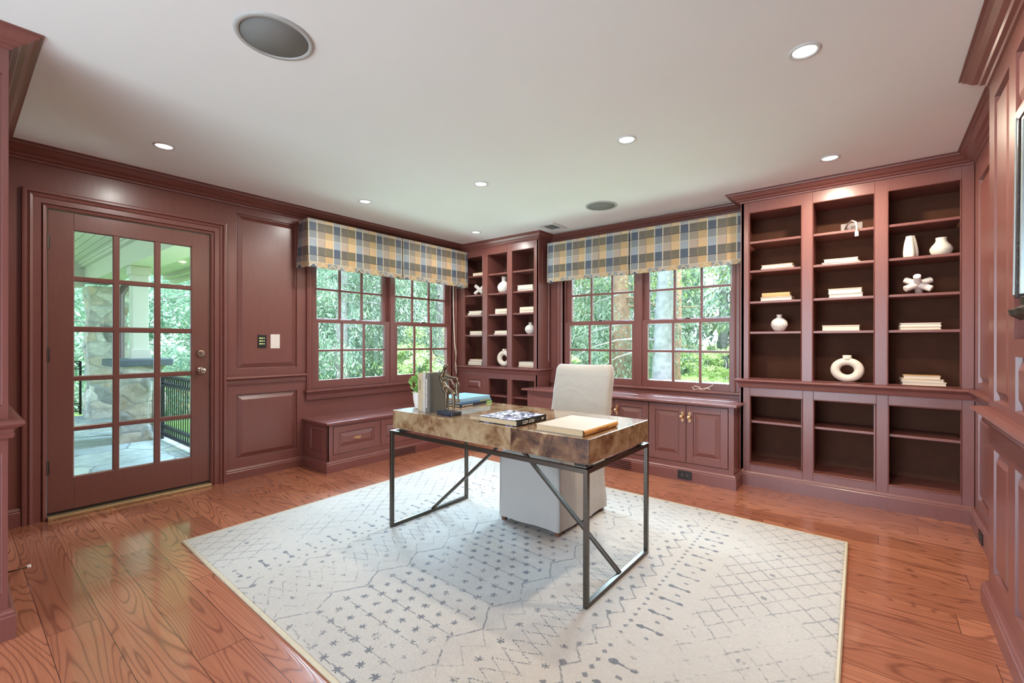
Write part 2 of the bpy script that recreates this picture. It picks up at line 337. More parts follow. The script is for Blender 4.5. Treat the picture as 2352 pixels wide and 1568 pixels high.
# ================================================================== THE ROOM
CZ = 2.35
FL = Fr((-4.15, 0, 0), (0, 1, 0), (0, 0, 1), (1, 0, 0))       # left wall: a = y, b = z, c into the room
FB = Fr((0, 4.30, 0), (1, 0, 0), (0, 0, 1), (0, -1, 0))       # back wall: a = x
FR = Fr((.49, 0, 0), (0, 1, 0), (0, 0, 1), (-1, 0, 0))        # right wall: a = y
FP = Fr((.39, 0, 0), (0, 1, 0), (0, 0, 1), (-1, 0, 0))        # chimney breast
FN = Fr((0, .147, 0), (1, 0, 0), (0, 0, 1), (0, 1, 0))        # near left block, long face
FE = Fr((-2.62, 0, 0), (0, 1, 0), (0, 0, 1), (1, 0, 0))       # near left block, end face
def struct(o, label, cat): return tag(o, label, cat, kind='structure')
struct(MB().box(-4.35, 1.2, -3.1, 4.75, -.12, 0).build('floor', 'floor'), 'glossy red-brown oak plank floor', 'floor')
struct(MB().box(-4.35, 1.2, -3.1, 4.75, CZ, CZ+.15).build('ceiling', 'ceiling'), 'smooth white painted ceiling', 'ceiling')
# left wall
door_hole = (.395, 1.318, -.01, 2.003); win_a = (2.155, 3.955, .70, 2.09)
pu, pl = (1.505, 2.01, .917, 2.22), (1.505, 2.013, .165, .705)
b = MB().holed(FL, .05, 4.44, 0, CZ, -.13, -.02, [door_hole, (win_a[0]-.08, win_a[1]+.09, win_a[2]-.02, win_a[3])]); b.holed(FL, .147, 4.30, 0, CZ, -.022, 0, [door_hole, win_a, pu, pl])
b.panel(FL, *pu); b.panel(FL, *pl)
struct(b.build('wall_left', 'wood'), 'mahogany panelled wall with the glazed door and left window', 'wall')
# back wall
win_b = (-2.70, -.955, .71, 2.09)
b = MB().holed(FB, -4.28, 1.2, 0, CZ, -.14, -.105, [(win_b[0]-.10, win_b[1]+.10, win_b[2]-.02, win_b[3])]); b.holed(FB, -2.86, -.86, 0, CZ, -.105, 0, [win_b])
struct(b.build('wall_back', 'wood'), 'mahogany wall around the back window', 'wall')
# right wall with its panelled strip and the chimney breast
b = MB(); ru, rl = (3.02, 3.93, .905, 2.14), (3.02, 3.93, .19, .72)
b.holed(FR, 2.80, 4.36, 0, CZ, -.02, 0, [ru, rl]); b.panel(FR, *ru); b.panel(FR, *rl); b.box(.51, .72, 2.0, 4.36, 0, CZ)
hs = [(2.49, 2.757, .905, 2.185), (2.49, 2.757, .176, .70), (1.40, 2.385, 1.97, 2.185), (1.40, 2.385, .905, 1.10), (1.40, 2.385, .176, .70)]
niche = (1.40, 2.40, 1.163, 1.945)
b.holed(FP, -3.0, 2.865, 0, CZ, -.02, 0, hs+[niche])
for h in hs: b.panel(FP, *h)
b.box(.41, .56, -3, 1.40, 0, CZ); b.box(.41, .56, 2.40, 2.865, 0, CZ); b.box(.41, .56, 1.40, 2.40, 0, 1.163); b.box(.41, .56, 1.40, 2.40, 1.945, CZ); b.box(.55, .60, -3, 2.865, 0, CZ)
struct(b.build('wall_right', 'wood'), 'panelled mahogany chimney breast and wall strip at the right edge', 'wall')
# near left block
b = MB(); en = [(-.95, .132, .90, 2.18), (-.95, .132, .17, .72)]
b.box(-4.35, -2.64, -3.05, .127, 0, CZ); b.fbox(FN, -4.15, -2.641, 0, CZ, -.02, 0); b.holed(FE, -3.05, .147, 0, CZ, -.02, 0, en)
for h in en: b.panel(FE, *h)
struct(b.build('wall_near_left', 'wood'), 'panelled mahogany return at the left edge', 'wall')
b = MB(); FRr = Fr((0, -3.0, 0), (1, 0, 0), (0, 0, 1), (0, 1, 0)); b.holed(FRr, -4.35, 1.2, 0, CZ, -.1, 0, [(-2.45, .05, -.01, 2.15)])
struct(b.build('wall_rear', 'wood'), 'unseen mahogany wall behind the viewpoint, with a wide opening added for the fill lamp', 'wall')  # unseen wall; its opening is added for the rear fill lamp

# ---- mouldings
CROWN = lambda p: [(0, CZ-.072), (p*.10, CZ-.070), (p*.14, CZ-.060), (p*.30, CZ-.056), (p*.36, CZ-.047), (p*.55, CZ-.040), (p*.74, CZ-.022), (p*.86, CZ-.016), (p*.89, CZ-.008), (p, CZ-.006), (p, CZ), (0, CZ)]
def crown_poly(pts, projs):
    """mitred crown round the room; one mesh per run. pts walk with the room on the right hand"""
    n = len(pts); out = []
    def line(i, d):
        p, q = Vector(pts[i]), Vector(pts[i+1]); t = (q-p).normalized(); nr = Vector((t.y, -t.x)); return p+nr*d, t
    def isect(i, j, di, dj):
        p, t = line(i, di); q, u = line(j, dj); den = t.x*u.y-t.y*u.x
        k = ((q.x-p.x)*u.y-(q.y-p.y)*u.x)/den; return p+t*k
    for i in range(n-1):
        prof = CROWN(projs[i]); m = len(prof); vs, fs = [], []
        for end in (0, 1):
            for k, (o, z) in enumerate(prof):
                if end == 0: e = isect(i, i-1, o, CROWN(projs[i-1])[k][0]) if i > 0 else line(i, o)[0]
                else: e = isect(i, i+1, o, CROWN(projs[i+1])[k][0]) if i < n-2 else line(i, o)[0]+(Vector(pts[i+1])-Vector(pts[i]))
                vs.append((e.x, e.y, z))
        fs = [(k, k+1, m+k+1, m+k) for k in range(m-1)]+[tuple(range(m)), tuple(range(m, 2*m))]
        out.append(MB().add(vs, fs))
    return out
BC_Y = 4.06; BL_X = -4.02; CBR = -2.887; RBL = -.856; RBR = .486
room = [(-2.62, -3.0), (-2.62, .147), (-4.15, .147), (-4.15, BC_Y), (CBR, BC_Y), (CBR, 4.30), (RBL, 4.30), (RBL, BC_Y), (.49, BC_Y), (.49, 2.865), (.39, 2.865), (.39, -3.0)]
cr = crown_poly(room, [.07, .09, .19, .095, .085, .075, .10, .10, .09, .045, .094])
names = {0: 'mahogany crown moulding along the end face at the left edge', 1: 'mahogany crown moulding running from the left edge to the door wall', 2: 'mahogany crown moulding above the glazed door and left window', 5: 'mahogany crown moulding above the right-hand valance', 8: 'short mahogany crown moulding right of the wide bookcase', 10: 'mahogany crown moulding on the chimney breast at top right'}
merged = {0: [0], 1: [1], 2: [2], 5: [5], 8: [8], 10: [9, 10]}
for k, idx in merged.items():
    mb = MB()
    for i in idx: mb.add(cr[i].v, cr[i].f)
    struct(mb.build('trim_%d' % (k+1), 'wood'), names[k], 'crown moulding')
RAIL = [(0, .785), (.010, .787), (.014, .800), (.010, .806), (.014, .822), (.030, .834), (.036, .842), (.034, .852), (.018, .856), (0, .856)]
BASE = lambda t, h=.115: [(0, 0), (t, 0), (t, h-.028), (t-.004, h-.024), (t-.004, h-.014), (t-.010, h-.006), (t-.012, h), (0, h)]
def run(F2, pts, prof): return MB().sweep(WORLD, pts, [(-o, z) for o, z in prof])   # path with the room on its right
struct(run(0, [(-4.15, 1.42), (-4.15, 2.09)], RAIL).build('trim_20', 'wood'), 'chair rail between the two raised panels right of the door', 'chair rail')
struct(run(0, [(-2.62, -3), (-2.62, .147), (-4.15, .147)], [(o*1.2, z-.012) for o, z in RAIL]).build('trim_21', 'wood'), 'chair rail end with white highlight at the left edge', 'chair rail')
struct(run(0, [(.49, 4.06), (.49, 2.865)], RAIL).build('trim_22', 'wood'), 'chair rail on the narrow wall strip right of the wide bookcase', 'chair rail')
struct(run(0, [(.49, 2.865), (.39, 2.865), (.39, -3)], [(o*1.5, z+.012) for o, z in RAIL]).build('trim_23', 'wood'), 'chair rail with square end on the chimney breast', 'chair rail')
struct(run(0, [(-4.15, 1.42), (-4.15, 2.07)], BASE(.014, .092)).build('baseboard_left', 'wood'), 'baseboard between the door casing and the window bench', 'baseboard')
struct(run(0, [(-2.62, -3), (-2.62, .147), (-4.15, .147), (-4.15, .285)], BASE(.022, .115)).build('baseboard_near', 'wood'), 'dark baseboard corner at the left edge', 'baseboard')
struct(run(0, [(.49, 4.035), (.49, 2.865)], BASE(.022, .115)).build('baseboard_right', 'wood'), 'baseboard of the narrow wall strip right of the wide bookcase', 'baseboard')
struct(run(0, [(.49, 2.865), (.39, 2.865), (.39, -3)], BASE(.022, .098)).build('baseboard_chimney', 'wood'), 'tall baseboard of the chimney breast at bottom right', 'baseboard')

# ---- door casing and glazed door
CAS = [(0, 0), (0, .028), (.010, .030), (.020, .030), (.024, .018), (.034, .026), (.046, .022), (.050, .014), (.082, .014), (.086, .006), (.092, .020), (.100, .018), (.106, .014), (.110, .010), (.110, 0)]
struct(MB().sweep(FL, [(.288, 0), (.288, 2.113), (1.424, 2.113), (1.424, 0)], [(-o, c) for o, c in CAS]).build('trim_30', 'wood'), 'moulded mahogany casing around the glazed door', 'door casing')
D = thing('door_1', 'mahogany exterior door with fifteen glass panes', 'door', (-4.17, .86, .02), kind='structure')
FD = Fr((-4.152, 0, 0), (0, 1, 0), (0, 0, 1), (1, 0, 0)); ga = [(.523, .727), (.755, .960), (.990, 1.190)]; gb = [(.248, .556), (.578, .889), (.913, 1.217), (1.243, 1.554), (1.577, 1.888)]
slab = MB().holed(FD, .402, 1.312, .04, 1.998, -.045, 0, [(.523, 1.190, .248, 1.888)]).build('door_slab', 'wood_door', D, .002)
b = MB()
for x0, x1 in ((.727, .755), (.960, .990)): b.fbox(FD, x0, x1, .248, 1.888, -.034, -.004)
for z0, z1 in ((.556, .578), (.889, .913), (1.217, 1.243), (1.554, 1.577)): b.fbox(FD, .523, 1.190, z0, z1, -.033, -.005)
for a in ga:
    for z in gb: b.sweep(FD, [(a[0], z[0]), (a[1], z[0]), (a[1], z[1]), (a[0], z[1])], [(0, -.006), (.004, -.009), (.006, -.016), (0, -.016)], closed=True)
b.build('muntins', 'wood_door', D)
b = MB(); b.fbox(FD, .520, 1.193, .245, 1.891, -.022, -.018); b.build('glass_panes', 'glass', D)
def RotX(F, a, bb, c):   # lathe axis along the frame normal
    m = Matrix((F.u, F.v, F.n)).transposed().to_4x4(); m.translation = F(a, bb, c); return m
kn = MB().lathe([(.031, 0), (.031, .004), (.026, .008), (.012, .012), (.011, .030), (.018, .036), (.026, .044), (.027, .054), (.022, .062), (.010, .065)], 28, RotX(FD, 1.250, .918, 0)).build('door_knob', 'nickel', D, smooth=True)
db = MB().lathe([(.031, 0), (.031, .006), (.026, .012), (.010, .014)], 28, RotX(FD, 1.250, 1.056, 0)); db.fbox(FD, 1.245, 1.255, 1.040, 1.072, .012, .030); db.build('deadbolt', 'nickel', D, smooth=False)
for z in (1.788, 1.06, .33):
    h = MB(); h.tube([FD(.400, z-.045, .006), FD(.400, z+.045, .006)], .008, 10); h.fbox(FD, .392, .412, z-.042, z+.042, -.002, .003); h.build('hinge', 'steel', D)
MB().fbox(FD, .400, 1.315, .0, .022, -.10, .045).build('threshold', 'threshold', D, .004)
MB().fbox(FD, .402, 1.312, .024, .040, -.03, -.004).build('door_sweep', 'black', D)

# ---- windows
def sash(F, a0, a1, b0, b1, g, c, name, parent, hz=None, va=None):
    b = MB(); b.holed(F, a0, a1, b0, b1, c-.035, c, [g])
    for v in va: b.fbox(F, v-.011, v+.011, g[2], g[3], c-.028, c-.006)
    b.fbox(F, g[0], g[1], hz-.011, hz+.011, c-.027, c-.007)
    o = b.build(name, 'wood', parent, .0015)
    MB().fbox(F, g[0]-.004, g[1]+.004, g[2]-.004, g[3]+.004, c-.019, c-.016).build('glass_panes', 'glass', o); return o
def window(num, label, F, outer, g, zt=2.06):
    a0, a1, z0 = outer; w = thing('window_%d' % num, label, 'window', F((a0+a1)/2, z0, -.03), kind='structure')
    t = (g[1]-g[0])/3; va = [g[0]+t, g[0]+2*t]
    sash(F, a0, a1, z0+.002, 1.368, (g[0], g[1], .780, 1.330), -.004, 'lower_sash', w, 1.064, va)
    sash(F, a0, a1, 1.335, zt, (g[0], g[1], 1.378, 2.01), -.046, 'upper_sash', w, 1.660, va)
    m = (g[0]+g[1])/2; lk = MB(); lk.fbox(F, m-.03, m+.03, 1.3685, 1.374, -.03, -.006); lk.fbox(F, m-.012, m+.03, 1.374, 1.384, -.028, -.012); lk.build('sash_lock', 'steel', w, .002)
    fr = MB(); fr.fbox(F, a0-.004, a0, z0, zt, -.12, .002); fr.fbox(F, a1, a1+.004, z0, zt, -.12, .002); fr.build('jamb', 'wood', w); return w
window(1, 'left double-hung sash of the left window, dark evergreens behind it', FL, (2.160, 3.034, .70), (2.222, 2.970))
window(2, 'right double-hung sash of the left window, pale leafy shrub behind it', FL, (3.098, 3.950, .70), (3.136, 3.886))
window(3, 'left double-hung sash of the back window, behind the linen chair', FB, (-2.695, -1.862, .71), (-2.634, -1.907))
window(4, 'right double-hung sash of the back window, grey tree trunk behind it', FB, (-1.800, -.961, .71), (-1.745, -1.003))
WC = [(0, 0), (0, .022), (.012, .026), (.02, .020), (.028, .014), (.05, .014), (.055, .020), (.068, .016), (.07, 0)]
b = MB(); b.sweep(FL, [(2.095, .70), (2.095, 2.14), (4.035, 2.14), (4.035, .70)], [(-o*.93, c) for o, c in WC]); b.fbox(FL, 3.038, 3.094, .70, 2.09, -.13, .006)
b.fbox(FL, 3.955, 3.970, .70, 2.09, -.13, 0); b.fbox(FL, 2.14, 2.157, .70, 2.09, -.13, .004)
struct(b.build('trim_31', 'wood'), 'mahogany casing and mullion of the left window', 'window casing')
b = MB(); b.fbox(FL, 2.075, 4.045, .678, .70, -.12, .055); b.sweep(Fr(FL.o, FL.n, FL.v, FL.u), [(0, .678), (.034, .672), (.028, .655), (.016, .640), (.018, .618), (.012, .602), (0, .602)], [(0, 2.09), (.0005, 2.09), (.0005, 4.04), (0, 4.04)])
b.fbox(FL, 2.09, 4.04, .602, .678, 0, .022)
struct(b.build('trim_32', 'wood', bevel=.006), 'moulded sill under the left window', 'window sill')
b = MB(); b.sweep(FB, [(-2.79, .71), (-2.79, 2.14), (-.892, 2.14), (-.892, .71)], [(-o, c) for o, c in WC]); b.fbox(FB, -1.858, -1.804, .71, 2.09, -.11, .006)
b.fbox(FB, -2.875, -2.80, .66, 2.28, 0, .008); b.fbox(FB, -2.72, -2.697, .71, 2.09, -.11, 0); b.fbox(FB, -.962, -.95, .71, 2.09, -.11, 0)
struct(b.build('trim_33', 'wood'), 'mahogany casing and mullion of the back window', 'window casing')
b = MB(); b.fbox(FB, -2.86, -.862, .692, .714, -.10, .048); b.fbox(FB, -2.86, -.862, .656, .692, 0, .028)
struct(b.build('trim_34', 'wood', bevel=.005), 'moulded sill under the back window, above the low cabinet', 'window sill')

# ================================================================== BOOKCASES
def bookcase(label, x0, x1, ups, lows, cornice, drawer=None, side=None):
    t = thing('bookcase', label, 'bookcase', ((x0+x1)/2, 4.2, 0)); F = Fr((0, BC_Y, 0), (1, 0, 0), (0, 0, 1), (0, -1, 0)); FLo = Fr((0, BC_Y-.016, 0), (1, 0, 0), (0, 0, 1), (0, -1, 0))
    b = MB(); b.holed(F, x0, x1, .853, CZ-.001, -.022, 0, [(a, c, .857, 2.197) for a, c in ups]); b.holed(FLo, x0, x1, 0, .853, -.036, 0, [(a, c, .170, .722) for a, c in lows if not (drawer and a == lows[0][0])])
    b.build('face_frame', 'wood', t, .0025)
    b = MB()
    for a, c in ups: b.sweep(F, [(a, .858), (c, .858), (c, 2.197), (a, 2.197)], [(0, .001), (.0035, .004), (.006, .001), (.006, -.02), (0, -.02)], closed=True)
    for a, c in lows: b.sweep(FLo, [(a, .170), (c, .170), (c, .722), (a, .722)], [(0, .001), (.0035, .004), (.006, .001), (.006, -.03), (0, -.03)], closed=True)
    b.build('bead', 'wood', t)
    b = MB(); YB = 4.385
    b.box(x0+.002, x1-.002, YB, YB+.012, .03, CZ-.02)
    b.build('back_panel', 'wood_shaded', t)
    b = MB(); b.box(x0+.001, x0+.02, BC_Y+.02, YB, .0, CZ-.02); b.box(x1-.02, x1-.001, BC_Y+.02, YB, 0, CZ-.02)
    for (a, c), (d, e) in zip(ups[:-1], ups[1:]): b.box(c-.004, d+.004, BC_Y+.022, YB, .05, CZ-.02)
    b.box(x0, x1, BC_Y+.02, YB, 2.197, 2.215); b.box(x0, x1, BC_Y+.02, YB, .725, .853); b.box(x0, x1, BC_Y+.02, YB, .150, .170)
    b.build('carcass', 'wood', t)
    for (a, c) in ups:
        for z in (1.965, 1.731, 1.481, 1.237):
            s = MB(); s.box(a-.003, c+.003, BC_Y+.012, YB, z-.020, z); s.build('shelf', 'wood', t, .004)
    for (a, c) in lows:
        if drawer and a == lows[0][0]: continue
        MB().box(a-.003, c+.003, BC_Y+.02, YB, .499, .519).build('shelf', 'wood', t, .004)
    # waist moulding and plinth, mitred round the free end
    e0, e1 = side if side else (0, 0)
    path = [(x0, BC_Y-.016), (x1, BC_Y-.016)]
    if e1: path = path+[(x1, 4.295)]
    if e0: path = [(x0, 4.295)]+path
    path = [p for p in path]
    mb = MB().sweep(WORLD, path, [(-o*1.15, z) for o, z in RAIL]); mb.box(x0, x1, BC_Y-.016, BC_Y+.02, .845, .8565); mb.build('waist_moulding', 'wood', t)
    MB().sweep(WORLD, [(x0, BC_Y-.016), (x1, BC_Y-.016)], [(-o, z) for o, z in BASE(.016, .118)]).build('plinth', 'wood', t)
    mb = MB()
    for c in cornice: mb.add(cr[c].v, cr[c].f)
    mb.build('cornice', 'wood', t)
    if e1 or e0:
        xs = x1 if e1 else x0; n = (1, 0, 0) if e1 else (-1, 0, 0); Fs = Fr((xs, 0, 0), (0, 1, 0), (0, 0, 1), n)
        b = MB(); h = (BC_Y+.045, 4.26, .93, 2.20); b.holed(Fs, BC_Y-.0, 4.299, .853, CZ-.001, -.02, .004, [h]); b.panel(Fs, *h, c=.004, rings=((0, 0), (.004, -.010), (.012, -.012), (.03, -.002), (.032, -.002)))
        b.fbox(Fs, BC_Y-.016, 4.299, 0, .853, -.02, .006); b.build('end_panel', 'wood', t)
    if drawer:
        a, c = lows[0]; dr = MB(); dr.holed(FLo, a+.006, c-.006, .528, .735, -.01, .006, [(a+.065, c-.055, .578, .690)]); dr.panel(FLo, a+.065, c-.055, .578, .690, .006, ((0, 0), (.003, -.008), (.008, -.009), (.035, .006), (.037, .006))); dr.fbox(FLo, a, c, .165, .528, -.012, -.004)
        dr.build('door', 'wood', t, .002)
    return t
CU = [(-4.030, -3.714), (-3.643, -3.328), (-3.262, -2.946)]; CLo = [(-4.018, -3.667), (-3.606, -3.307), (-3.253, -2.925)]
RU = [(-.800, -.436), (-.369, -.004), (.065, .430)]; RLo = [(-.788, -.427), (-.360, .006), (.070, .432)]
bookcase('narrow built-in mahogany bookcase in the corner between the two windows', -4.148, CBR, CU, CLo, [3, 4], drawer=True, side=(0, 1))
bookcase('wide built-in mahogany bookcase with three tall bays, right of the back window', RBL, .488, RU, RLo, [6, 7], side=(1, 0))

# ================================================================== WINDOW BENCH AND LOW CABINET
def handle_bar(F, a, z, c, parent):
    b = MB(); b.fbox(F, a-.030, a+.030, z-.010, z+.010, c, c+.003); b.fbox(F, a-.040, a-.030, z-.005, z+.005, c, c+.003); b.fbox(F, a+.030, a+.040, z-.005, z+.005, c, c+.003)
    b.tube([F(a-.020, z+.004, c+.003), F(a-.020, z, c+.016), F(a-.010, z-.008, c+.022), F(a+.010, z-.008, c+.022), F(a+.020, z, c+.016), F(a+.020, z+.004, c+.003)], .0035, 8)
    return b.build('pull', 'brass', parent, .001)
def knob_plate(F, a, z, c, parent):
    b = MB(); pts = [(-.0, -.050), (.008, -.040), (.014, -.034), (.010, -.026), (.013, -.016), (.013, .016), (.010, .026), (.014, .034), (.008, .040), (0, .050), (-.008, .040), (-.014, .034), (-.010, .026), (-.013, .016), (-.013, -.016), (-.010, -.026), (-.014, -.034), (-.008, -.040)]
    n = len(pts); b.add([F(a+p, z+q, c) for p, q in pts]+[F(a+p*.9, z+q*.96, c+.004) for p, q in pts], [tuple(range(n))[::-1], tuple(range(n, 2*n))]+[(i, (i+1) % n, n+(i+1) % n, n+i) for i in range(n)])
    b.lathe([(.006, .004), (.005, .014), (.011, .019), (.0155, .026), (.0145, .034), (.007, .039)], 20, RotX(F, a, z, c))
    return b.build('knob', 'brass', parent, 0)
def front(F, a0, a1, b0, b1, name, parent, m=.055, c=.004):
    b = MB(); h = (a0+m, a1-m, b0+m, b1-m); b.holed(F, a0, a1, b0, b1, -.014, c, [h]); b.panel(F, *h, c=c, rings=((0, 0), (.003, -.009), (.010, -.010), (.042, .001), (.044, .001))); return b.build(name, 'wood', parent, .0015)
B = thing('window_bench', 'low mahogany window bench with drawers under the left window', 'bench', (-3.93, 3.05, 0))
FBf = Fr((-3.73, 0, 0), (0, 1, 0), (0, 0, 1), (1, 0, 0)); y0, y1 = 2.078, 4.024
b = MB(); b.box(-4.148, -3.744, y0+.012, y1, .002, .418); b.holed(FBf, y0, y1, .09, .418, -.014, 0, [(2.128, 2.606, .147, .396), (2.622, 3.10, .147, .396), (3.116, 3.594, .147, .396)])
b.build('carcass', 'wood', B, .002)
Fs = Fr((0, y0, 0), (1, 0, 0), (0, 0, 1), (0, -1, 0)); b = MB(); h = (-4.04, -3.80, .165, .375); b.holed(Fs, -4.148, -3.73, .0, .418, -.012, 0, [h]); b.panel(Fs, *h, rings=((0, 0), (.012, .004), (.018, -.008), (.022, -.009))); b.build('end_panel', 'wood', B)
MB().box(-4.148, -3.702, y0-.022, y1, .418, .440).build('bench_top', 'wood_top', B, .005)
for k in range(3):
    a = 2.131+k*.494; d = front(FBf, a, a+.472, .150, .393, 'drawer', B); handle_bar(FBf, a+.236, .272, .005, d)
MB().sweep(WORLD, [(-4.145, y0), (-3.73, y0), (-3.73, y1)], [(-o, z) for o, z in BASE(.020, .098)]).build('plinth', 'wood', B)
b = MB(); b.fbox(FBf, 2.712, 3.03, .008, .082, .0205, .0215); b.build('register_slot', 'dark_hole', B)
b = MB()
for k in range(5): b.fbox(FBf, 2.712, 3.03, .010+k*.016, .017+k*.016, .021, .025)
b.build('register_louvre', 'wood', B)

Cb = thing('low_cabinet', 'low mahogany cabinet with brass-knobbed doors under the back window', 'cabinet', (-1.86, 4.07, 0))
FC = Fr((0, 3.836, 0), (1, 0, 0), (0, 0, 1), (0, -1, 0)); x0, x1 = -2.868, -.858
doors = [(-2.85, -2.52), (-2.21, -1.873), (-1.870, -1.547), (-1.541, -1.226), (-1.221, -.902)]
b = MB(); b.box(x0, x1, 3.852, 4.045, .002, .630); b.box(x0+.03, x1-.02, 4.045, 4.298, .002, .630); b.holed(FC, x0, x1, .09, .640, -.016, 0, [(-2.20, -.898, .148, .630)]); b.build('carcass', 'wood', Cb, .002)
Fs = Fr((x0, 0, 0), (0, 1, 0), (0, 0, 1), (-1, 0, 0))
for k, (a, c) in enumerate(doors):
    if k == 0:
        b = MB(); h = (-2.77, -2.46, .20, .585); b.panel(FC, *h, c=.012, rings=((0, 0), (.0, .004), (.012, .001), (.04, .006), (.042, .006))); b.build('fixed_panel', 'wood', Cb); continue
    d = front(FC, a, c, .152, .626, 'door', Cb)
    knob_plate(FC, (c-.026 if k in (1, 3) else a+.028), .532, .005, d)
b = MB(); b.box(x0-.055, x1+.030, 3.795, 4.045, .640, .660); b.box(x0+.03, x1-.018, 4.045, 4.298, .640, .660); b.build('worktop', 'wood_top', Cb, .006)
MB().sweep(WORLD, [(x0, 4.04), (x0, 3.836), (x1, 3.836), (x1, 4.03)], [(-o, z) for o, z in BASE(.020, .112)]).build('plinth', 'wood', Cb)
b = MB(); b.fbox(FC, -1.96, -1.70, .008, .088, .0205, .0215); b.build('register_slot', 'dark_hole', Cb)
b = MB()
for k in range(5): b.fbox(FC, -1.96, -1.70, .010+k*.017, .018+k*.017, .021, .025)
b.build('register_louvre', 'wood', Cb)
def outlet(label, F, a0, a1, b0, b1, c, horiz=True):
    o = thing('outlet', label, 'outlet', F((a0+a1)/2, b0, c)); MB().fbox(F, a0, a1, b0, b1, c, c+.006).build('cover_plate', 'black', o, .002)
    am, bm = (a0+a1)/2, (b0+b1)/2; b = MB()
    for s in (-1, 1):
        b.lathe([(.0135, 0), (.0135, .002)], 18, RotX(F, am+(s*.02 if horiz else 0), bm+(0 if horiz else s*.02), c+.006))
        for q in (-.006, .006): b.fbox(F, am+(s*.02 if horiz else q)-.003*(1 if horiz else .4), am+(s*.02 if horiz else q)+.003*(1 if horiz else .4), bm+(q if horiz else s*.02)-.0012, bm+(q if horiz else s*.02)+.0012, c+.008, c+.0095)
    b.build('socket', 'steel', o); return o
outlet('dark outlet plate in the plinth of the low cabinet', FC, -1.284, -1.171, .018, .088, .020)
outlet('small outlet in the baseboard at the right edge, beyond the wide bookcase', FR, 3.60, 3.70, .020, .085, .022)
b = MB(); Fd = Fr((-.836, 0, 0), (0, 1, 0), (0, 0, 1), (1, 0, 0)); b.tube([(-.849, 3.93, .14), (-.835, 3.93, .142), (-.815, 3.925, .150)], .004, 8); b.lathe([(.007, 0), (.007, .01)], 10, Matrix.Translation((-.812, 3.925, .147))); tag(b.build('coat_hook', 'brass'), 'tiny brass catch on the right end of the low cabinet', 'hook')

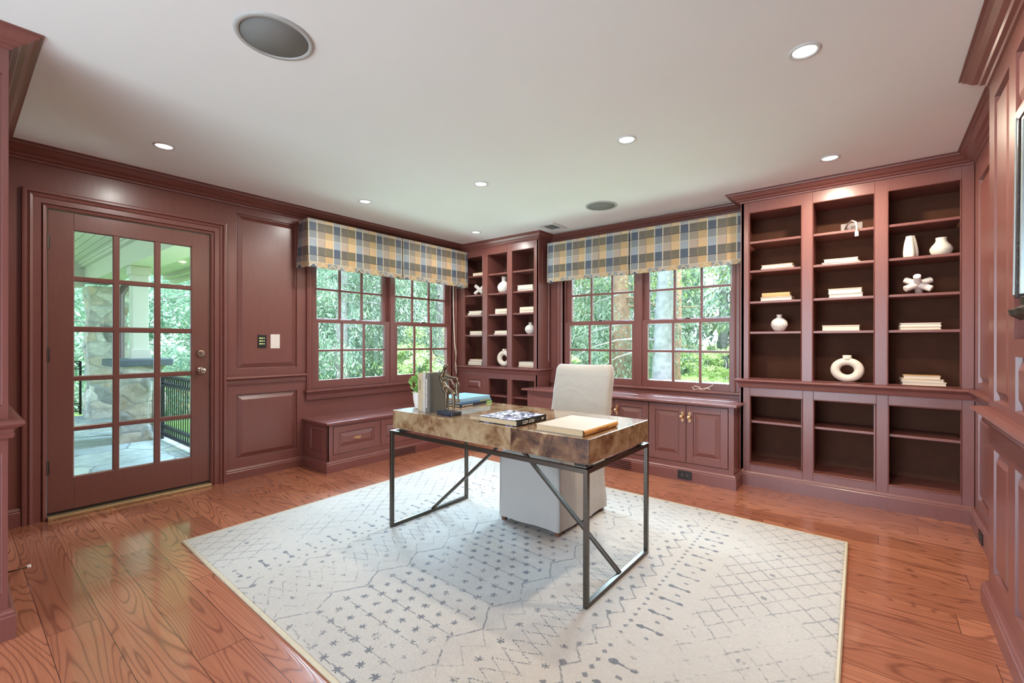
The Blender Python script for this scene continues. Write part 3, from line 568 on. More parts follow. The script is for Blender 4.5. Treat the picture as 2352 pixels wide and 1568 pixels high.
# ================================================================== RUG
def rug():
    nx, ny = 604, 486
    c00, c10, c11, c01 = [np.array(p) for p in ((-3.083, .842), (-.072, .79), (-.123, 3.215), (-3.151, 3.27))]
    u, v = np.meshgrid(np.linspace(0, 1, nx+1), np.linspace(0, 1, ny+1))
    P = ((1-u)*(1-v))[..., None]*c00+(u*(1-v))[..., None]*c10+(u*v)[..., None]*c11+((1-u)*v)[..., None]*c01
    rs = np.random.RandomState(3)
    def vnoise(sx, sy, shp):
        g = rs.rand(int(shp[0]/sy)+3, int(shp[1]/sx)+3); yy, xx = np.mgrid[0:shp[0], 0:shp[1]]; fx, fy = xx/sx, yy/sy; ix, iy = fx.astype(int), fy.astype(int); tx, ty = fx-ix, fy-iy
        return (g[iy, ix]*(1-tx)+g[iy, ix+1]*tx)*(1-ty)+(g[iy+1, ix]*(1-tx)+g[iy+1, ix+1]*tx)*ty
    uc = (np.arange(nx)+.5)/nx; vc = (np.arange(ny)+.5)/ny; U, V = np.meshgrid(uc, vc)
    shp = U.shape; wx = (vnoise(5, 5, shp)-.5)*.008; wy = (vnoise(5, 5, shp)-.5)*.008
    x = -3.10+U*3.0+wx; y = .83+V*2.41+wy; d = np.abs(x+1.58)
    tri = lambda t: 1-2*np.abs((t-np.floor(t))*2-1)      # -1..1
    L = .0042; ink = np.zeros(shp)
    def put(mask, k=1.0): np.maximum(ink, mask*k, out=ink)
    # centre: rows of flowers on stems
    row = np.floor((y-.865)/.0625+.5); ry = y-(.865+row*.0625); sh = (row % 2)*.045
    fx = x+1.66+sh; fx = fx-np.round(fx/.0905)*.0905; rr = np.hypot(fx, ry); ang = np.arctan2(ry, fx)
    cen = d < .285
    put(cen & (rr < .0135+.0055*np.cos(ang*6)), 1.0); put(cen & (np.abs(ry) < .0026) & (row % 2 == 0), .8)
    # scalloped border of the centre
    put(np.abs(d-(.318+.036*tri(y/.245))) < L, .85)
    put(np.abs(d-(.395+.036*tri(y/.125+.25))) < L*.8, .55)
    # diamond chain
    for ph in (0, .5): put(np.abs(d-(.555+.068*tri(y/.125+ph))) < L, .9)
    for c, o in ((.455, .0), (.664, .0)):
        yy = y-.09-o; yy = yy-np.round(yy/.125)*.125; q = np.hypot(d-c, yy); an = np.arctan2(yy, d-c); put(q < .011+.006*np.cos(an*6), 1)
    put(np.abs(d-(.725+.026*tri(y/.125))) < L, .8)
    yy = y-.02; yy = yy-np.round(yy/.125)*.125; put((np.abs(d-.70)+np.abs(yy)*.9) < .016, .9)
    # ticks, barbells
    yy = y-np.round(y/.048)*.048; put((np.abs(d-.795)+np.abs(yy)) < .012, .9)
    yy = y-.014; yy = yy-np.round(yy/.125)*.125
    put((np.abs(yy) < .004) & (d > .84) & (d < .92), 1); put(np.hypot((d-.842)*.75, yy) < .0125, 1); put(np.hypot((d-.918)*.75, yy) < .011, 1)
    y2 = yy-np.where(yy > 0, .0625, -.0625); put(np.hypot((d-.89)*.7, y2) < .008, .85)
    # outer lattice
    o = (d > .985) & (d < 1.475)
    for s in (1, -1):
        t = (d+s*y*.80); t = t-np.round(t/.1)*.1; put(o & (np.abs(t) < L*.85), .72)
    yy = y-.05; yy = yy-np.round(yy/.25)*.25; q = d-1.2; q = q-np.round(q/.25)*.25; put(o & (np.hypot(q, yy) < .013), .8)
    wear = vnoise(2.2, 2.2, shp)*.55+vnoise(40, 40, shp)*.75+vnoise(9, 9, shp)*.3
    outer = np.clip((d-.9)/.3, 0, 1)*.20
    a = ink*np.clip((wear-.42-outer)*3.2, 0, 1)*.86
    cream = np.array(S(184, 175, 164)[:3]); dark = np.array(S(82, 84, 92)[:3])
    base = cream*(1+.05*(vnoise(30, 30, shp)-.5)+.10*(vnoise(1.4, 1.4, shp)-.5))[..., None]
    colr = base*(1-a[..., None])+dark*a[..., None]
    z = np.full(u.shape, .0115); edge = np.minimum(np.minimum(u, 1-u)*nx, np.minimum(v, 1-v)*ny); z -= .009*np.clip(1-edge/3, 0, 1)**2
    vs = np.dstack([P, z]).reshape(-1, 3); i = np.arange(nx*ny); r0 = (i//nx)*(nx+1)+i % nx
    fs = np.stack([r0, r0+1, r0+nx+2, r0+nx+1], 1)
    me = bpy.data.meshes.new('area_rug'); me.vertices.add(len(vs)); me.vertices.foreach_set('co', vs.ravel())
    me.loops.add(fs.size); me.loops.foreach_set('vertex_index', fs.ravel()); me.polygons.add(len(fs)); me.polygons.foreach_set('loop_start', np.arange(0, fs.size, 4)); me.polygons.foreach_set('loop_total', np.full(len(fs), 4)); me.update()
    at = me.attributes.new('Col', 'FLOAT_COLOR', 'FACE'); at.data.foreach_set('color', np.dstack([colr, np.ones(shp)]).astype(np.float32).ravel())
    me.materials.append(M['rug']); o = bpy.data.objects.new('area_rug', me); COL.objects.link(o)
    ed = MB(); pts = [tuple(p) for p in (c00, c10, c11, c01)]
    ed.sweep(WORLD, pts, [(-.004, .0005), (-.005, .008), (0, .0125), (.008, .012), (.008, .0005)], closed=True); ed.build('binding', simple('rug_binding', S(192, 178, 150), .8), o)
    return tag(o, 'cream area rug with worn charcoal lattice and flower rows under the desk', 'rug')
rug()

# ================================================================== DESK AND CHAIR
DK = thing('writing_desk', 'writing desk with glossy brown parchment top on slim pewter frame legs', 'desk', (-1.64, 2.04, .012))
MB().box(-2.296, -.947, 1.700, 2.343, .626, .735).build('desk_top', 'parchment', DK, .003)
b = MB(); b.box(-2.25, -1.0, 2.0, 2.08, .607, .626)
for x, y in ((-2.24, 1.76), (-1.005, 1.76), (-2.24, 2.29), (-1.005, 2.29)): b.box(x-.03, x+.03, y-.03, y+.03, .607, .626)
b.build('spacer', 'black', DK)
lx, ly, w = (-2.318, -.964), (1.712, 2.362), .021
for x in lx:
    for y in ly:
        MB().box(x-w/2, x+w/2, y-w/2, y+w/2, .0125, .607).build('leg', 'steel', DK, .0015)
    MB().box(x-w/2, x+w/2, ly[0]+w/2, ly[1]-w/2, .0125, .0125+w).build('foot_rail', 'steel', DK, .0015)
    MB().box(x-w/2, x+w/2, ly[0]+w/2, ly[1]-w/2, .607-w, .607).build('side_rail', 'steel', DK, .0015)
for y in ly: MB().box(lx[0]+w/2, lx[1]-w/2, y-w/2, y+w/2, .607-w, .607).build('long_rail', 'steel', DK, .0015)
for x in lx: MB().bar((x, 2.04, .030), (-1.648+(.012 if x > -1.6 else -.012), 2.04, .600), .016, .020, (0, 1, 0)).build('brace', 'steel', DK, .001)

CH = thing('slipcovered_chair', 'dining chair in a loose cream linen slipcover standing behind the desk', 'chair', (-1.655, 2.55, .012))
def rrect(x0, x1, y0, y1, r, n=6):
    out = []
    for cx_, cy_, a0 in ((x1-r, y0+r, -90), (x1-r, y1-r, 0), (x0+r, y1-r, 90), (x0+r, y0+r, 180)):
        for k in range(n+1): a = R(a0+90*k/n); out.append((cx_+r*math.cos(a), cy_+r*math.sin(a)))
    return out
def dense(pts, step=.02):
    out = []
    for p, q in zip(pts, pts[1:]+pts[:1]):
        m = max(1, int(math.dist(p, q)/step))
        for k in range(m): out.append((p[0]+(q[0]-p[0])*k/m, p[1]+(q[1]-p[1])*k/m))
    return out
def skirt():
    ring = dense(rrect(-1.878, -1.430, 2.220, 2.800, .018)); n = len(ring); vs, fs = [], []; cx_, cy_ = -1.654, 2.51
    zs = [.040, .048, .07, .10, .15, .20, .25, .30, .35, .40, .43, .447, .456]
    for j, z in enumerate(zs):
        t = 1-(z-.04)/.42
        for i, (x, y) in enumerate(ring):
            nx_, ny_ = (x-cx_), (y-cy_); l = math.hypot(nx_, ny_)
            f = .018*t*(noise.noise(Vector((x*7, y*7, 1.3+z*2.2)))+.5*noise.noise(Vector((x*16+z*5, y*16, 4)))) + .004*math.sin(z*22+x*14+y*9)*t
            g = 1+ (f/l) + .012*t - (0.0 if z < .44 else (z-.44)*1.2)
            vs.append((cx_+nx_*g, cy_+ny_*g, z+(.006*noise.noise(Vector((x*5, y*5, 9))) if z < .06 else 0)))
    m = len(zs)
    for j in range(m-1):
        for i in range(n): k = (i+1) % n; fs.append((j*n+i, j*n+k, (j+1)*n+k, (j+1)*n+i))
    c = len(vs); vs.append((cx_, cy_, .462)); fs += [((m-1)*n+i, (m-1)*n+(i+1) % n, c) for i in range(n)]
    o = MB().add(vs, fs).build('seat_skirt', 'linen', CH, smooth=True)
    for (x, y) in ((-1.430, 2.222), (-1.876, 2.222)): s = MB(); s.tube([(x+(.003 if x > -1.6 else -.003), y-.002, .045), (x, y-.001, .25), (x, y, .45)], .0035, 6); s.build('seam', 'linen', o, smooth=True)
skirt()
def backrest():
    vs, fs = [], []; zs = [.44, .50, .56, .62, .68, .74, .80, .86, .91, .945, .968, .982, .990]; n0 = None
    for j, z in enumerate(zs):
        t = (z-.44)/.55; yf = 2.725+.135*t; w = .226-.004*t; k = max(0, (z-.945)/.045); r = .022
        xc = -1.642-.006*t; rad = w-.016*k*k; dep = .046-.016*k*k
        ring = dense(rrect(xc-rad, xc+rad, yf+.046-dep, yf+.046+dep, min(r, dep*.8)), .02)
        if n0 is None: n0 = len(ring)
        ring = [ring[int(i*len(ring)/n0)] for i in range(n0)]
        for (x, y) in ring:
            s = (x-xc)/.226
            fold = .004*noise.noise(Vector((x*6, z*9, 2)))+.003*math.sin(z*40+s*3)*max(0, 1-abs(z-.60)*9)
            zz = z+ (-.012*(1-s*s)*k if k else 0) + (.004*s*k)
            vs.append((x+.004*noise.noise(Vector((z*8, y*5, x))), y-fold, zz))
    m = len(zs)
    for j in range(m-1):
        for i in range(n0): k = (i+1) % n0; fs.append((j*n0+i, j*n0+k, (j+1)*n0+k, (j+1)*n0+i))
    fs += [tuple(range((m-1)*n0, m*n0)), tuple(range(n0))[::-1]]
    MB().add(vs, fs).build('backrest', 'linen', CH, smooth=True)
backrest()
foot = simple('walnut_foot', S(104, 68, 46), .5)
for x, y in ((-1.86, 2.245), (-1.452, 2.245), (-1.86, 2.775), (-1.452, 2.775)): MB().add([(x-.014, y-.014, .0125), (x+.014, y-.014, .0125), (x+.014, y+.014, .0125), (x-.014, y+.014, .0125), (x-.019, y-.019, .07), (x+.019, y-.019, .07), (x+.019, y+.019, .07), (x-.019, y+.019, .07)], [(0, 1, 2, 3), (4, 5, 6, 7), (0, 1, 5, 4), (1, 2, 6, 5), (2, 3, 7, 6), (3, 0, 4, 7)]).build('leg', foot, CH)

# ================================================================== BOOKS
def cover_mat(name, col, rough=.5): return simple('cover_'+name, col, rough, 0, .02, 40)
CW = cover_mat('white', S(238, 230, 220)); CCr = cover_mat('cream', S(232, 214, 186)); CT = cover_mat('tan', S(206, 164, 108)); CG = cover_mat('grey', S(150, 142, 132)); CO = cover_mat('greige', S(190, 176, 158)); CDk = cover_mat('charcoal', S(104, 100, 94))
def book(label, L, Dp, T, loc, rot=0, cover=None, pages='pages', group=None, upright=False, spine='-y', sag=0):
    """a closed hardback lying flat: L along local x, Dp along local y (spine at y = 0, towards the viewer when spine='-y', else the fore-edge)"""
    t = thing('book', label, 'book', (0, 0, 0), group); cv = MB(); bt = min(.0028, T*.16); pg = MB()
    cv.box(-L/2, L/2, 0, Dp, 0, bt); cv.box(-L/2, L/2, 0, Dp, T-bt, T)
    ys = 0 if spine == '-y' else Dp
    n = 5; prev = None
    for k in range(n):      # rounded spine
        a0, a1 = -90+180*k/n, -90+180*(k+1)/n; sg = -1 if spine == '-y' else 1; rr = T/2; bl = .16
        p = lambda a: (ys+sg*rr*bl*math.cos(R(a)), T/2+rr*math.sin(R(a)))
        (ya, za), (yb, zb) = p(a0), p(a1); cv.add([(-L/2, ya, za), (L/2, ya, za), (L/2, yb, zb), (-L/2, yb, zb)], [(0, 1, 2, 3)])
    yi = (bt, Dp-.005) if spine == '-y' else (.005, Dp-bt)
    pg.box(-L/2+.004, L/2-.004, yi[0], yi[1], bt, T-bt)
    cv.build('cover', cover or CW, t); pg.build('page_block', pages, t)
    if upright:     # stands on its tail with the spine towards -y: local x becomes up
        t.rotation_euler = (0, -math.pi/2, rot)
    else: t.rotation_euler = (0, 0, rot)
    t.location = loc; return t
SH = {0: 1.965, 1: 1.731, 2: 1.481, 3: 1.237, 4: .857}
def stack(sh, items, y=4.10):
    """items bottom-up: (x0, x1, thickness, cover, fore-edge to the front?, rot, label)"""
    z = SH[sh]+.0003
    for (x0, x1, T, cv, fore, rot, lab, grp) in items:
        book(lab, x1-x0, .17, T, ((x0+x1)/2, y, z), R(rot), cv, 'pages', grp, spine='+y' if fore else '-y'); z += T+.0004
G = 'pale books laid flat on the bookcase shelves'
wb = 'wide bookcase'
stack(1, [(-.722, -.492, .013, CW, 1, 0, 'thin white book under another, second shelf of the left bay of the wide bookcase', G), (-.717, -.502, .024, CCr, 1, -1, 'cream book on top, second shelf of the left bay of the wide bookcase', G)])
stack(2, [(-.724, -.505, .029, CW, 1, 0, 'white book under a tan one, third shelf of the left bay of the wide bookcase', G), (-.712, -.520, .033, CT, 0, 1, 'tan-backed book on top, third shelf of the left bay of the wide bookcase', G)])
stack(1, [(-.315, -.085, .013, CW, 1, 0, 'thin white book under another, second shelf of the middle bay of the wide bookcase', G), (-.302, -.097, .024, CW, 1, 0, 'white book on top, second shelf of the middle bay of the wide bookcase', G)])
stack(2, [(-.272, -.068, .029, CW, 1, 0, 'white book under another, third shelf of the middle bay of the wide bookcase', G), (-.276, -.074, .036, CCr, 1, -1, 'cream book on top, third shelf of the middle bay of the wide bookcase', G)])
stack(3, [(-.313, -.086, .040, CCr, 1, 0, 'thick cream book lying alone above the ring vase in the wide bookcase', G)])
stack(3, [(.130, .341, .023, CCr, 1, 0, 'cream book under another, fourth shelf of the right bay of the wide bookcase', G), (.132, .341, .023, CW, 1, 0, 'white book on top, fourth shelf of the right bay of the wide bookcase', G)])
stack(4, [(.142, .368, .027, CCr, 1, 0, 'lowest of three cream books on the waist ledge of the wide bookcase', G), (.140, .356, .019, CCr, 1, 1, 'middle one of three cream books on the waist ledge of the wide bookcase', G), (.150, .340, .024, CT, 1, -1, 'topmost of three cream books on the waist ledge of the wide bookcase', G)], 4.115)
nb = 'corner bookcase'
stack(0, [(-3.925, -3.735, .040, CT, 1, 0, 'tan book on the top shelf of the corner bookcase, behind the valance edge', G)])
stack(1, [(-3.216, -2.990, .022, CW, 1, 0, 'white book under a thick one, second shelf of the right bay of the corner bookcase', G), (-3.208, -3.000, .044, CW, 1, 4, 'thick white book on top, second shelf of the right bay of the corner bookcase', G)])
stack(2, [(-4.005, -3.785, .026, CW, 1, 3, 'white book under another, third shelf of the left bay of the corner bookcase', G), (-3.985, -3.780, .026, CW, 1, 3, 'white book on top, third shelf of the left bay of the corner bookcase', G)])
stack(2, [(-3.546, -3.376, .030, CW, 1, 8, 'lower cream book, third shelf of the middle bay of the corner bookcase', G), (-3.544, -3.372, .032, CCr, 1, 8, 'upper cream book, third shelf of the middle bay of the corner bookcase', G)])
stack(2, [(-3.184, -2.985, .034, CCr, 1, 1, 'lower book with cream pages, third shelf of the right bay of the corner bookcase', G), (-3.182, -2.985, .032, CCr, 1, 1, 'upper book with cream pages, third shelf of the right bay of the corner bookcase', G)])
stack(3, [(-3.968, -3.770, .022, CW, 1, 3, 'lower book, fourth shelf of the left bay of the corner bookcase', G), (-3.968, -3.770, .024, CCr, 1, 3, 'upper book, fourth shelf of the left bay of the corner bookcase', G)])
stack(3, [(-3.572, -3.365, .018, CW, 1, 0, 'lower book, fourth shelf of the middle bay of the corner bookcase', G), (-3.560, -3.365, .028, CCr, 1, 0, 'upper book with tan edge, fourth shelf of the middle bay of the corner bookcase', G)])
stack(4, [(-4.010, -3.790, .028, CW, 1, 4, 'lowest of three books on the waist ledge of the corner bookcase, left bay', G), (-4.005, -3.790, .022, CW, 1, 4, 'middle one of three books on the waist ledge of the corner bookcase, left bay', G), (-3.985, -3.775, .026, CT, 1, 4, 'topmost of three books on the waist ledge of the corner bookcase, left bay', G)], 4.115)
stack(4, [(-3.215, -2.985, .021, CT, 1, 0, 'lowest of three books on the waist ledge of the corner bookcase, right bay', G), (-3.205, -2.985, .021, CW, 1, 0, 'middle one of three books on the waist ledge of the corner bookcase, right bay', G), (-3.205, -2.988, .022, CW, 1, 0, 'topmost of three books on the waist ledge of the corner bookcase, right bay', G)], 4.115)

# ================================================================== VASES AND CERAMICS
def smoothp(pts, n=40):
    z = np.array([p[1] for p in pts], float); r = np.array([p[0] for p in pts], float); t = np.cumsum(np.r_[0, np.hypot(np.diff(z), np.diff(r))]); tt = np.linspace(0, t[-1], n)
    def cr_(v):
        out = []
        for q in tt:
            i = min(max(np.searchsorted(t, q)-1, 0), len(t)-2); a = (q-t[i])/(t[i+1]-t[i]); p0, p1, p2, p3 = v[max(i-1, 0)], v[i], v[i+1], v[min(i+2, len(v)-1)]
            out.append(.5*((2*p1)+(-p0+p2)*a+(2*p0-5*p1+4*p2-p3)*a*a+(-p0+3*p1-3*p2+p3)*a**3))
        return out
    return list(zip(cr_(r), cr_(z)))
def vase(name, label, loc, prof, mat, fn=None, n=72, cat='vase'):
    outer = smoothp(prof, 46); rt, zt = outer[-1]; inner = [(rt*.86, zt), (rt*.80, zt-.012), (rt*.7, zt-.03)]
    o = MB().lathe([(.001, outer[0][1])]+outer+inner, n, Matrix.Translation(loc), fn).build(name, mat, smooth=True); return tag(o, label, cat)
flute = lambda k, a: (lambda t, z: 1-a*abs(math.sin(t*k/2))**.6*(1 if z < .105 else .0)+a*.5)
pum = [(.024, 0), (.040, .014), (.055, .042), (.0575, .062), (.050, .085), (.030, .104), (.018, .112), (.016, .120), (.022, .134)]
def ribbed(z0): return lambda t, z: (1+.07*(abs(math.cos(t*9))**.7-.6)) if z < .108 else 1
vase('ribbed_vase', 'round white ribbed vase in the left bay of the wide bookcase', (-.600, 4.17, 1.2375), pum, 'ceramic', ribbed(0))
vase('ribbed_vase', 'round white ribbed vase in the right bay of the corner bookcase', (-3.068, 4.16, 1.2375), [(r*1.06, z) for r, z in pum], 'ceramic', ribbed(0))
vase('fluted_vase', 'tall pinched white vase with soft vertical folds, wide bookcase right bay', (.187, 4.145, 1.7315), [(.034, 0), (.040, .02), (.038, .06), (.031, .11), (.024, .140), (.023, .150)], 'glaze', lambda t, z: 1+.10*math.cos(5*t+z*10)*(1-.3*z/.15))
vase('squat_vase', 'squat glazed cream vase with a wide belly, wide bookcase right bay', (.343, 4.15, 1.7315), [(.040, 0), (.053, .018), (.059, .042), (.050, .064), (.034, .085), (.028, .103), (.030, .118)], 'glaze')
def quilt(t, z): return (1+.055*(abs(math.sin(t*5+z*60))*abs(math.sin(t*5-z*60)))**.5) if z < .125 else (1+.03*math.cos(t*16))
vase('quilted_vase', 'tall white vase with diamond-quilted body and ribbed neck, corner bookcase', (-3.462, 4.16, 1.7315), [(.045, 0), (.064, .025), (.074, .065), (.068, .095), (.045, .125), (.028, .137), (.026, .150), (.027, .196)], 'ceramic', quilt, 80)
def ringvase(label, loc, rad, hole, th):
    vs, fs = [], []; n, m = 48, 20; Rm = (rad+hole)/2; r = (rad-hole)/2
    for i in range(n):
        a = 2*math.pi*i/n
        for j in range(m):
            q = 2*math.pi*j/m; d = Rm+r*math.cos(q); vs.append((loc[0]+d*1.06*math.cos(a), loc[1]+th*math.sin(q), loc[2]+.002+max(rad*.93+d*.93*math.sin(a), 0)))
    for i in range(n):
        for j in range(m): fs.append((i*m+j, ((i+1) % n)*m+j, ((i+1) % n)*m+(j+1) % m, i*m+(j+1) % m))
    b = MB().add(vs, fs); t = loc[2]+rad*1.86
    b.lathe([(.030, -.016), (.027, 0), (.028, .020), (.024, .021), (.020, .004)], 24, Matrix.Translation((loc[0], loc[1], t)))
    return tag(b.build('ring_vase', 'stonevase', smooth=True), label, 'vase')
ringvase('ring-shaped cream vase with a round hole, wide bookcase middle bay', (-.162, 4.16, .857), .096, .038, .030)
ringvase('ring-shaped cream vase with a round hole, corner bookcase middle bay', (-3.450, 4.16, .857), .102, .040, .032)
def jack(label, loc, k, rots):
    b = MB()
    for d in rots:
        d = Vector(d).normalized()*k; c = Vector(loc); b.tube([c-d, c-d*.98, c, c+d*.98, c+d], [.018*.8, .021, .021, .021, .018*.8], 18)
        for s in (1, -1): b.tube([c+d*s*.9, c+d*s*1.003], [.016, .016], 14)
    return tag(b.build('knot_sculpture', 'ceramic', smooth=False, bevel=.003), label, 'sculpture')
jd = [(.80, -.25, -.45), (.82, .35, .36), (-.10, -.75, .62)]
jack('white knot of three crossing tubes, wide bookcase right bay', (.228, 4.165, 1.481+.069), .082, jd)
jack('white knot of three crossing tubes, corner bookcase left bay', (-3.862, 4.165, 1.731+.069), .082, [(.75, -.30, -.50), (.66, .3, .52), (-.45, -.55, .66)])

# ================================================================== THINGS ON THE DESK
ZT = .7353
P = thing('potted_plant', 'small green succulent in a fluted cream pot on the desk', 'plant', (-2.205, 1.855, ZT))
pc = Matrix.Translation((-2.205, 1.855, ZT))
MB().lathe([(.001, 0), (.040, 0), (.043, .004), (.053, .055), (.056, .098), (.0575, .102), (.053, .103), (.050, .085), (.001, .084)], 96, pc, lambda t, z: 1+(.035*abs(math.sin(t*13)) if .003 < z < .1 else .02)).build('pot', 'ceramic', P, smooth=True)
b = MB(); rl = random.Random(5)
for k in range(86):
    az = rl.uniform(0, 2*math.pi); hh = rl.uniform(.10, .215); rad = (.012+.05*math.sin((hh-.09)/.13*math.pi*.8+.3))*rl.uniform(.55, 1.15); c = Vector((-2.205+rad*math.cos(az), 1.855+rad*math.sin(az), ZT+hh-.01))
    up = Vector((math.cos(az)*1.0, math.sin(az)*1.0, rl.uniform(.2, 1.5))).normalized(); sd = up.cross(Vector((rl.uniform(-.3, .3), rl.uniform(-.3, .3), 1))).normalized(); nr = sd.cross(up)
    l = rl.uniform(.026, .040); w = l*.36; g = rl.random(); col = (g, g, g, 1)
    pts = [c-up*.008, c+up*l*.3+sd*w*.8+nr*.004, c+up*l*.7+sd*w+nr*.005, c+up*l, c+up*l*.7-sd*w+nr*.005, c+up*l*.3-sd*w*.8+nr*.004, c+up*l*.35-nr*.003, c+up*l*.7-nr*.002]
    b.add(pts, [(0, 1, 6), (1, 2, 7, 6), (2, 3, 7), (3, 4, 7), (4, 5, 6, 7), (5, 0, 6)], col)
b.build('foliage', 'potleaf', P)
b = MB()
for k in range(14):
    az = rl.uniform(0, 6.28); b.tube([(-2.205, 1.855, ZT+.08), (-2.205+.02*math.cos(az), 1.855+.02*math.sin(az), ZT+.13), (-2.205+.045*math.cos(az), 1.855+.045*math.sin(az), ZT+.17)], [.004, .003, .002], 6)
b.build('stems', simple('plant_stem', S(120, 150, 80), .6), P)
# four upright books, spines to the viewer
def upbook(label, x0, x1, y, h, dep, cover, rot=0):
    T = x1-x0; t = thing('book', label, 'book', (x0, y, ZT), 'upright books beside the bronze sculpture'); bt = .0025; b = MB()
    b.box(x0, x0+bt, y, y+dep, ZT, ZT+h); b.box(x1-bt, x1, y, y+dep, ZT, ZT+h)
    n = 5
    for k in range(n):
        p = lambda a: (x0+T/2+T/2*math.sin(R(a)), y-.004*math.cos(R(a))); (xa, ya), (xb, yb) = p(-90+180*k/n), p(-90+180*(k+1)/n)
        b.add([(xa, ya, ZT), (xb, yb, ZT), (xb, yb, ZT+h), (xa, ya, ZT+h)], [(0, 1, 2, 3)])
    b.build('cover', cover, t); p = MB(); p.box(x0+bt, x1-bt, y+.001, y+dep-.004, ZT+.004, ZT+h-.004); p.build('page_block', 'pages', t); return t
gilt = simple('gilt_lettering', S(232, 214, 176), .35, .3)
def spinemarks(t, x, y, z0, z1, seed):
    r_ = random.Random(seed); b = MB(); z = z0
    while z < z1:
        h = r_.uniform(.004, .009); b.box(x-.004, x+.004, y-.0006, y+.003, z, min(z+h, z1)); z += h+r_.uniform(.002, .005)
    return b
ub = upbook('tan-spined book standing upright beside the potted plant', -2.137, -2.091, 1.765, .227, .150, simple('cover_sand', S(186, 166, 134), .6))
ub2 = upbook('slim pale grey book standing second from the plant', -2.087, -2.063, 1.760, .230, .148, simple('cover_pale', S(188, 182, 172), .5))
ub3 = upbook('white-lettered brown book standing third from the plant', -2.060, -2.033, 1.757, .232, .150, simple('cover_brown', S(116, 104, 90), .5))
ub4 = upbook('dark grey book standing nearest the bronze sculpture', -2.031, -2.020, 1.757, .230, .150, simple('cover_slategrey', S(88, 88, 83), .55))
spinemarks(ub3, -2.0465, 1.753, ZT+.03, ZT+.20, 4).build('spine_lettering', 'white', ub3)
spinemarks(ub2, -2.075, 1.756, ZT+.06, ZT+.17, 9).build('spine_lettering', gilt, ub2)
spinemarks(ub, -2.114, 1.761, ZT+.13, ZT+.19, 12).build('spine_lettering', 'brass', ub)
# bronze sculpture
BZ = bpy.data.materials.get('bronze') or simple('bronze_patina', S(112, 98, 80), .32, .85, .22, 40, .15)
M['bronze'] = BZ; M['plinth'] = simple('dark_marble', S(52, 58, 70), .25, 0, .3, 20)
SCU = thing('bronze_sculpture', 'bronze sculpture of a slender figure swinging a child, on a small dark base', 'sculpture', (-1.893, 1.790, ZT))
MB().box(-1.958, -1.832, 1.752, 1.828, ZT, ZT+.021).build('base', 'plinth', SCU, .003)
def q(r, z, dy=0): return (-1.893+r/.78, 1.790+dy, z)
vs = [q(-.043, .890), q(-.044, .915), q(-.050, .945), q(-.046, .968), q(-.036, .985), q(-.028, .996), q(-.022, 1.012), q(-.016, 1.024),
      q(-.026, .872, -.008), q(-.008, .855, -.010), q(-.012, .810, -.010), q(-.014, .770, -.010), q(-.004, .760, -.012),
      q(-.015, .878, .010), q(.018, .855, .010), q(.020, .810, .010), q(.019, .766, .010), q(.027, .759, .010),
      q(-.040, .950, -.014), q(-.028, .930, -.020), q(.000, .934, -.016), q(.018, .937, -.008), q(.026, .915, -.006), q(.040, .893, -.003),
      q(-.030, .960, .014), q(-.008, .946, .020), q(.012, .944, .016), q(.038, .946, .010), q(.044, .928, .006)]
ed = [(0, 1), (1, 2), (2, 3), (3, 4), (4, 5), (5, 6), (6, 7), (0, 8), (8, 9), (9, 10), (10, 11), (11, 12), (0, 13), (13, 14), (14, 15), (15, 16), (16, 17), (3, 18), (18, 19), (19, 20), (20, 21), (21, 22), (22, 23), (3, 24), (24, 25), (25, 26), (26, 27), (27, 28)]
rad = [1.35*q_ for q_ in [.014, .011, .014, .012, .006, .008, .013, .008, .012, .009, .0075, .005, .0045, .011, .009, .007, .005, .0045, .007, .0055, .005, .004, .004, .004, .0065, .005, .0045, .004, .004]]
skin('adult_figure', 'bronze', SCU, vs, ed, rad)
vs = [q(.050, .866), q(.049, .885), q(.048, .900), q(.047, .911), q(.046, .922), q(.056, .845, -.004), q(.058, .828, -.004), q(.062, .812, -.003), q(.040, .852, .005), q(.028, .849, .008), q(.042, .880, -.008), q(.036, .866, -.006), q(.055, .905, .008), q(.046, .928, .008)]
ed = [(0, 1), (1, 2), (2, 3), (3, 4), (0, 5), (5, 6), (6, 7), (0, 8), (8, 9), (1, 10), (10, 11), (2, 12), (12, 13)]
skin('child_figure', 'bronze', SCU, vs, ed, [.011, .010, .007, .010, .009, .007, .006, .004, .006, .005, .005, .004, .0045, .004])
# three big books at the back left corner
def rotbook(label, corner, ang, L, Dp, T, z, cov, pages, grp=None):
    """spine along local x from corner, depth to local +y"""
    t = thing('book', label, 'book', (0, 0, 0), grp); bt = .003; b = MB(); b.box(0, L, 0, Dp, 0, bt); b.box(0, L, 0, Dp, T-bt, T); b.box(0, L, -.001, bt, 0, T)
    b.build('cover', cov, t, .001); MB().box(.004, L-.004, bt, Dp-.005, bt, T-bt).build('page_block', pages, t); t.location = (corner[0], corner[1], z); t.rotation_euler = (0, 0, ang); return t
navy = cover_mat('navy', S(36, 44, 60), .3); sea = cover_mat('sea', S(92, 128, 176), .35); ice = cover_mat('ice', S(146, 188, 218), .3); green = simple('green_label', S(148, 190, 104), .5); moss = simple('moss_photo', S(150, 160, 130), .4, 0, .2, 120)
An = math.atan2(2.348-2.021, -2.063+2.050)
GB = 'stack of blue photo books on the desk'
k1 = rotbook('navy-spined book lettered NEW ENGLAND at the bottom of the blue stack', (-2.045, 2.023), An, .325, .255, .0155, ZT, navy, 'pages', GB)
loc_ = lettering('spine_lettering', 'NEW ENGLAND', k1, 'white', .013, Matrix.Translation((.070, -.0022, .0078)) @ Matrix.Rotation(R(90), 4, 'X'), .105); loc_.matrix_parent_inverse = Matrix.Identity(4)
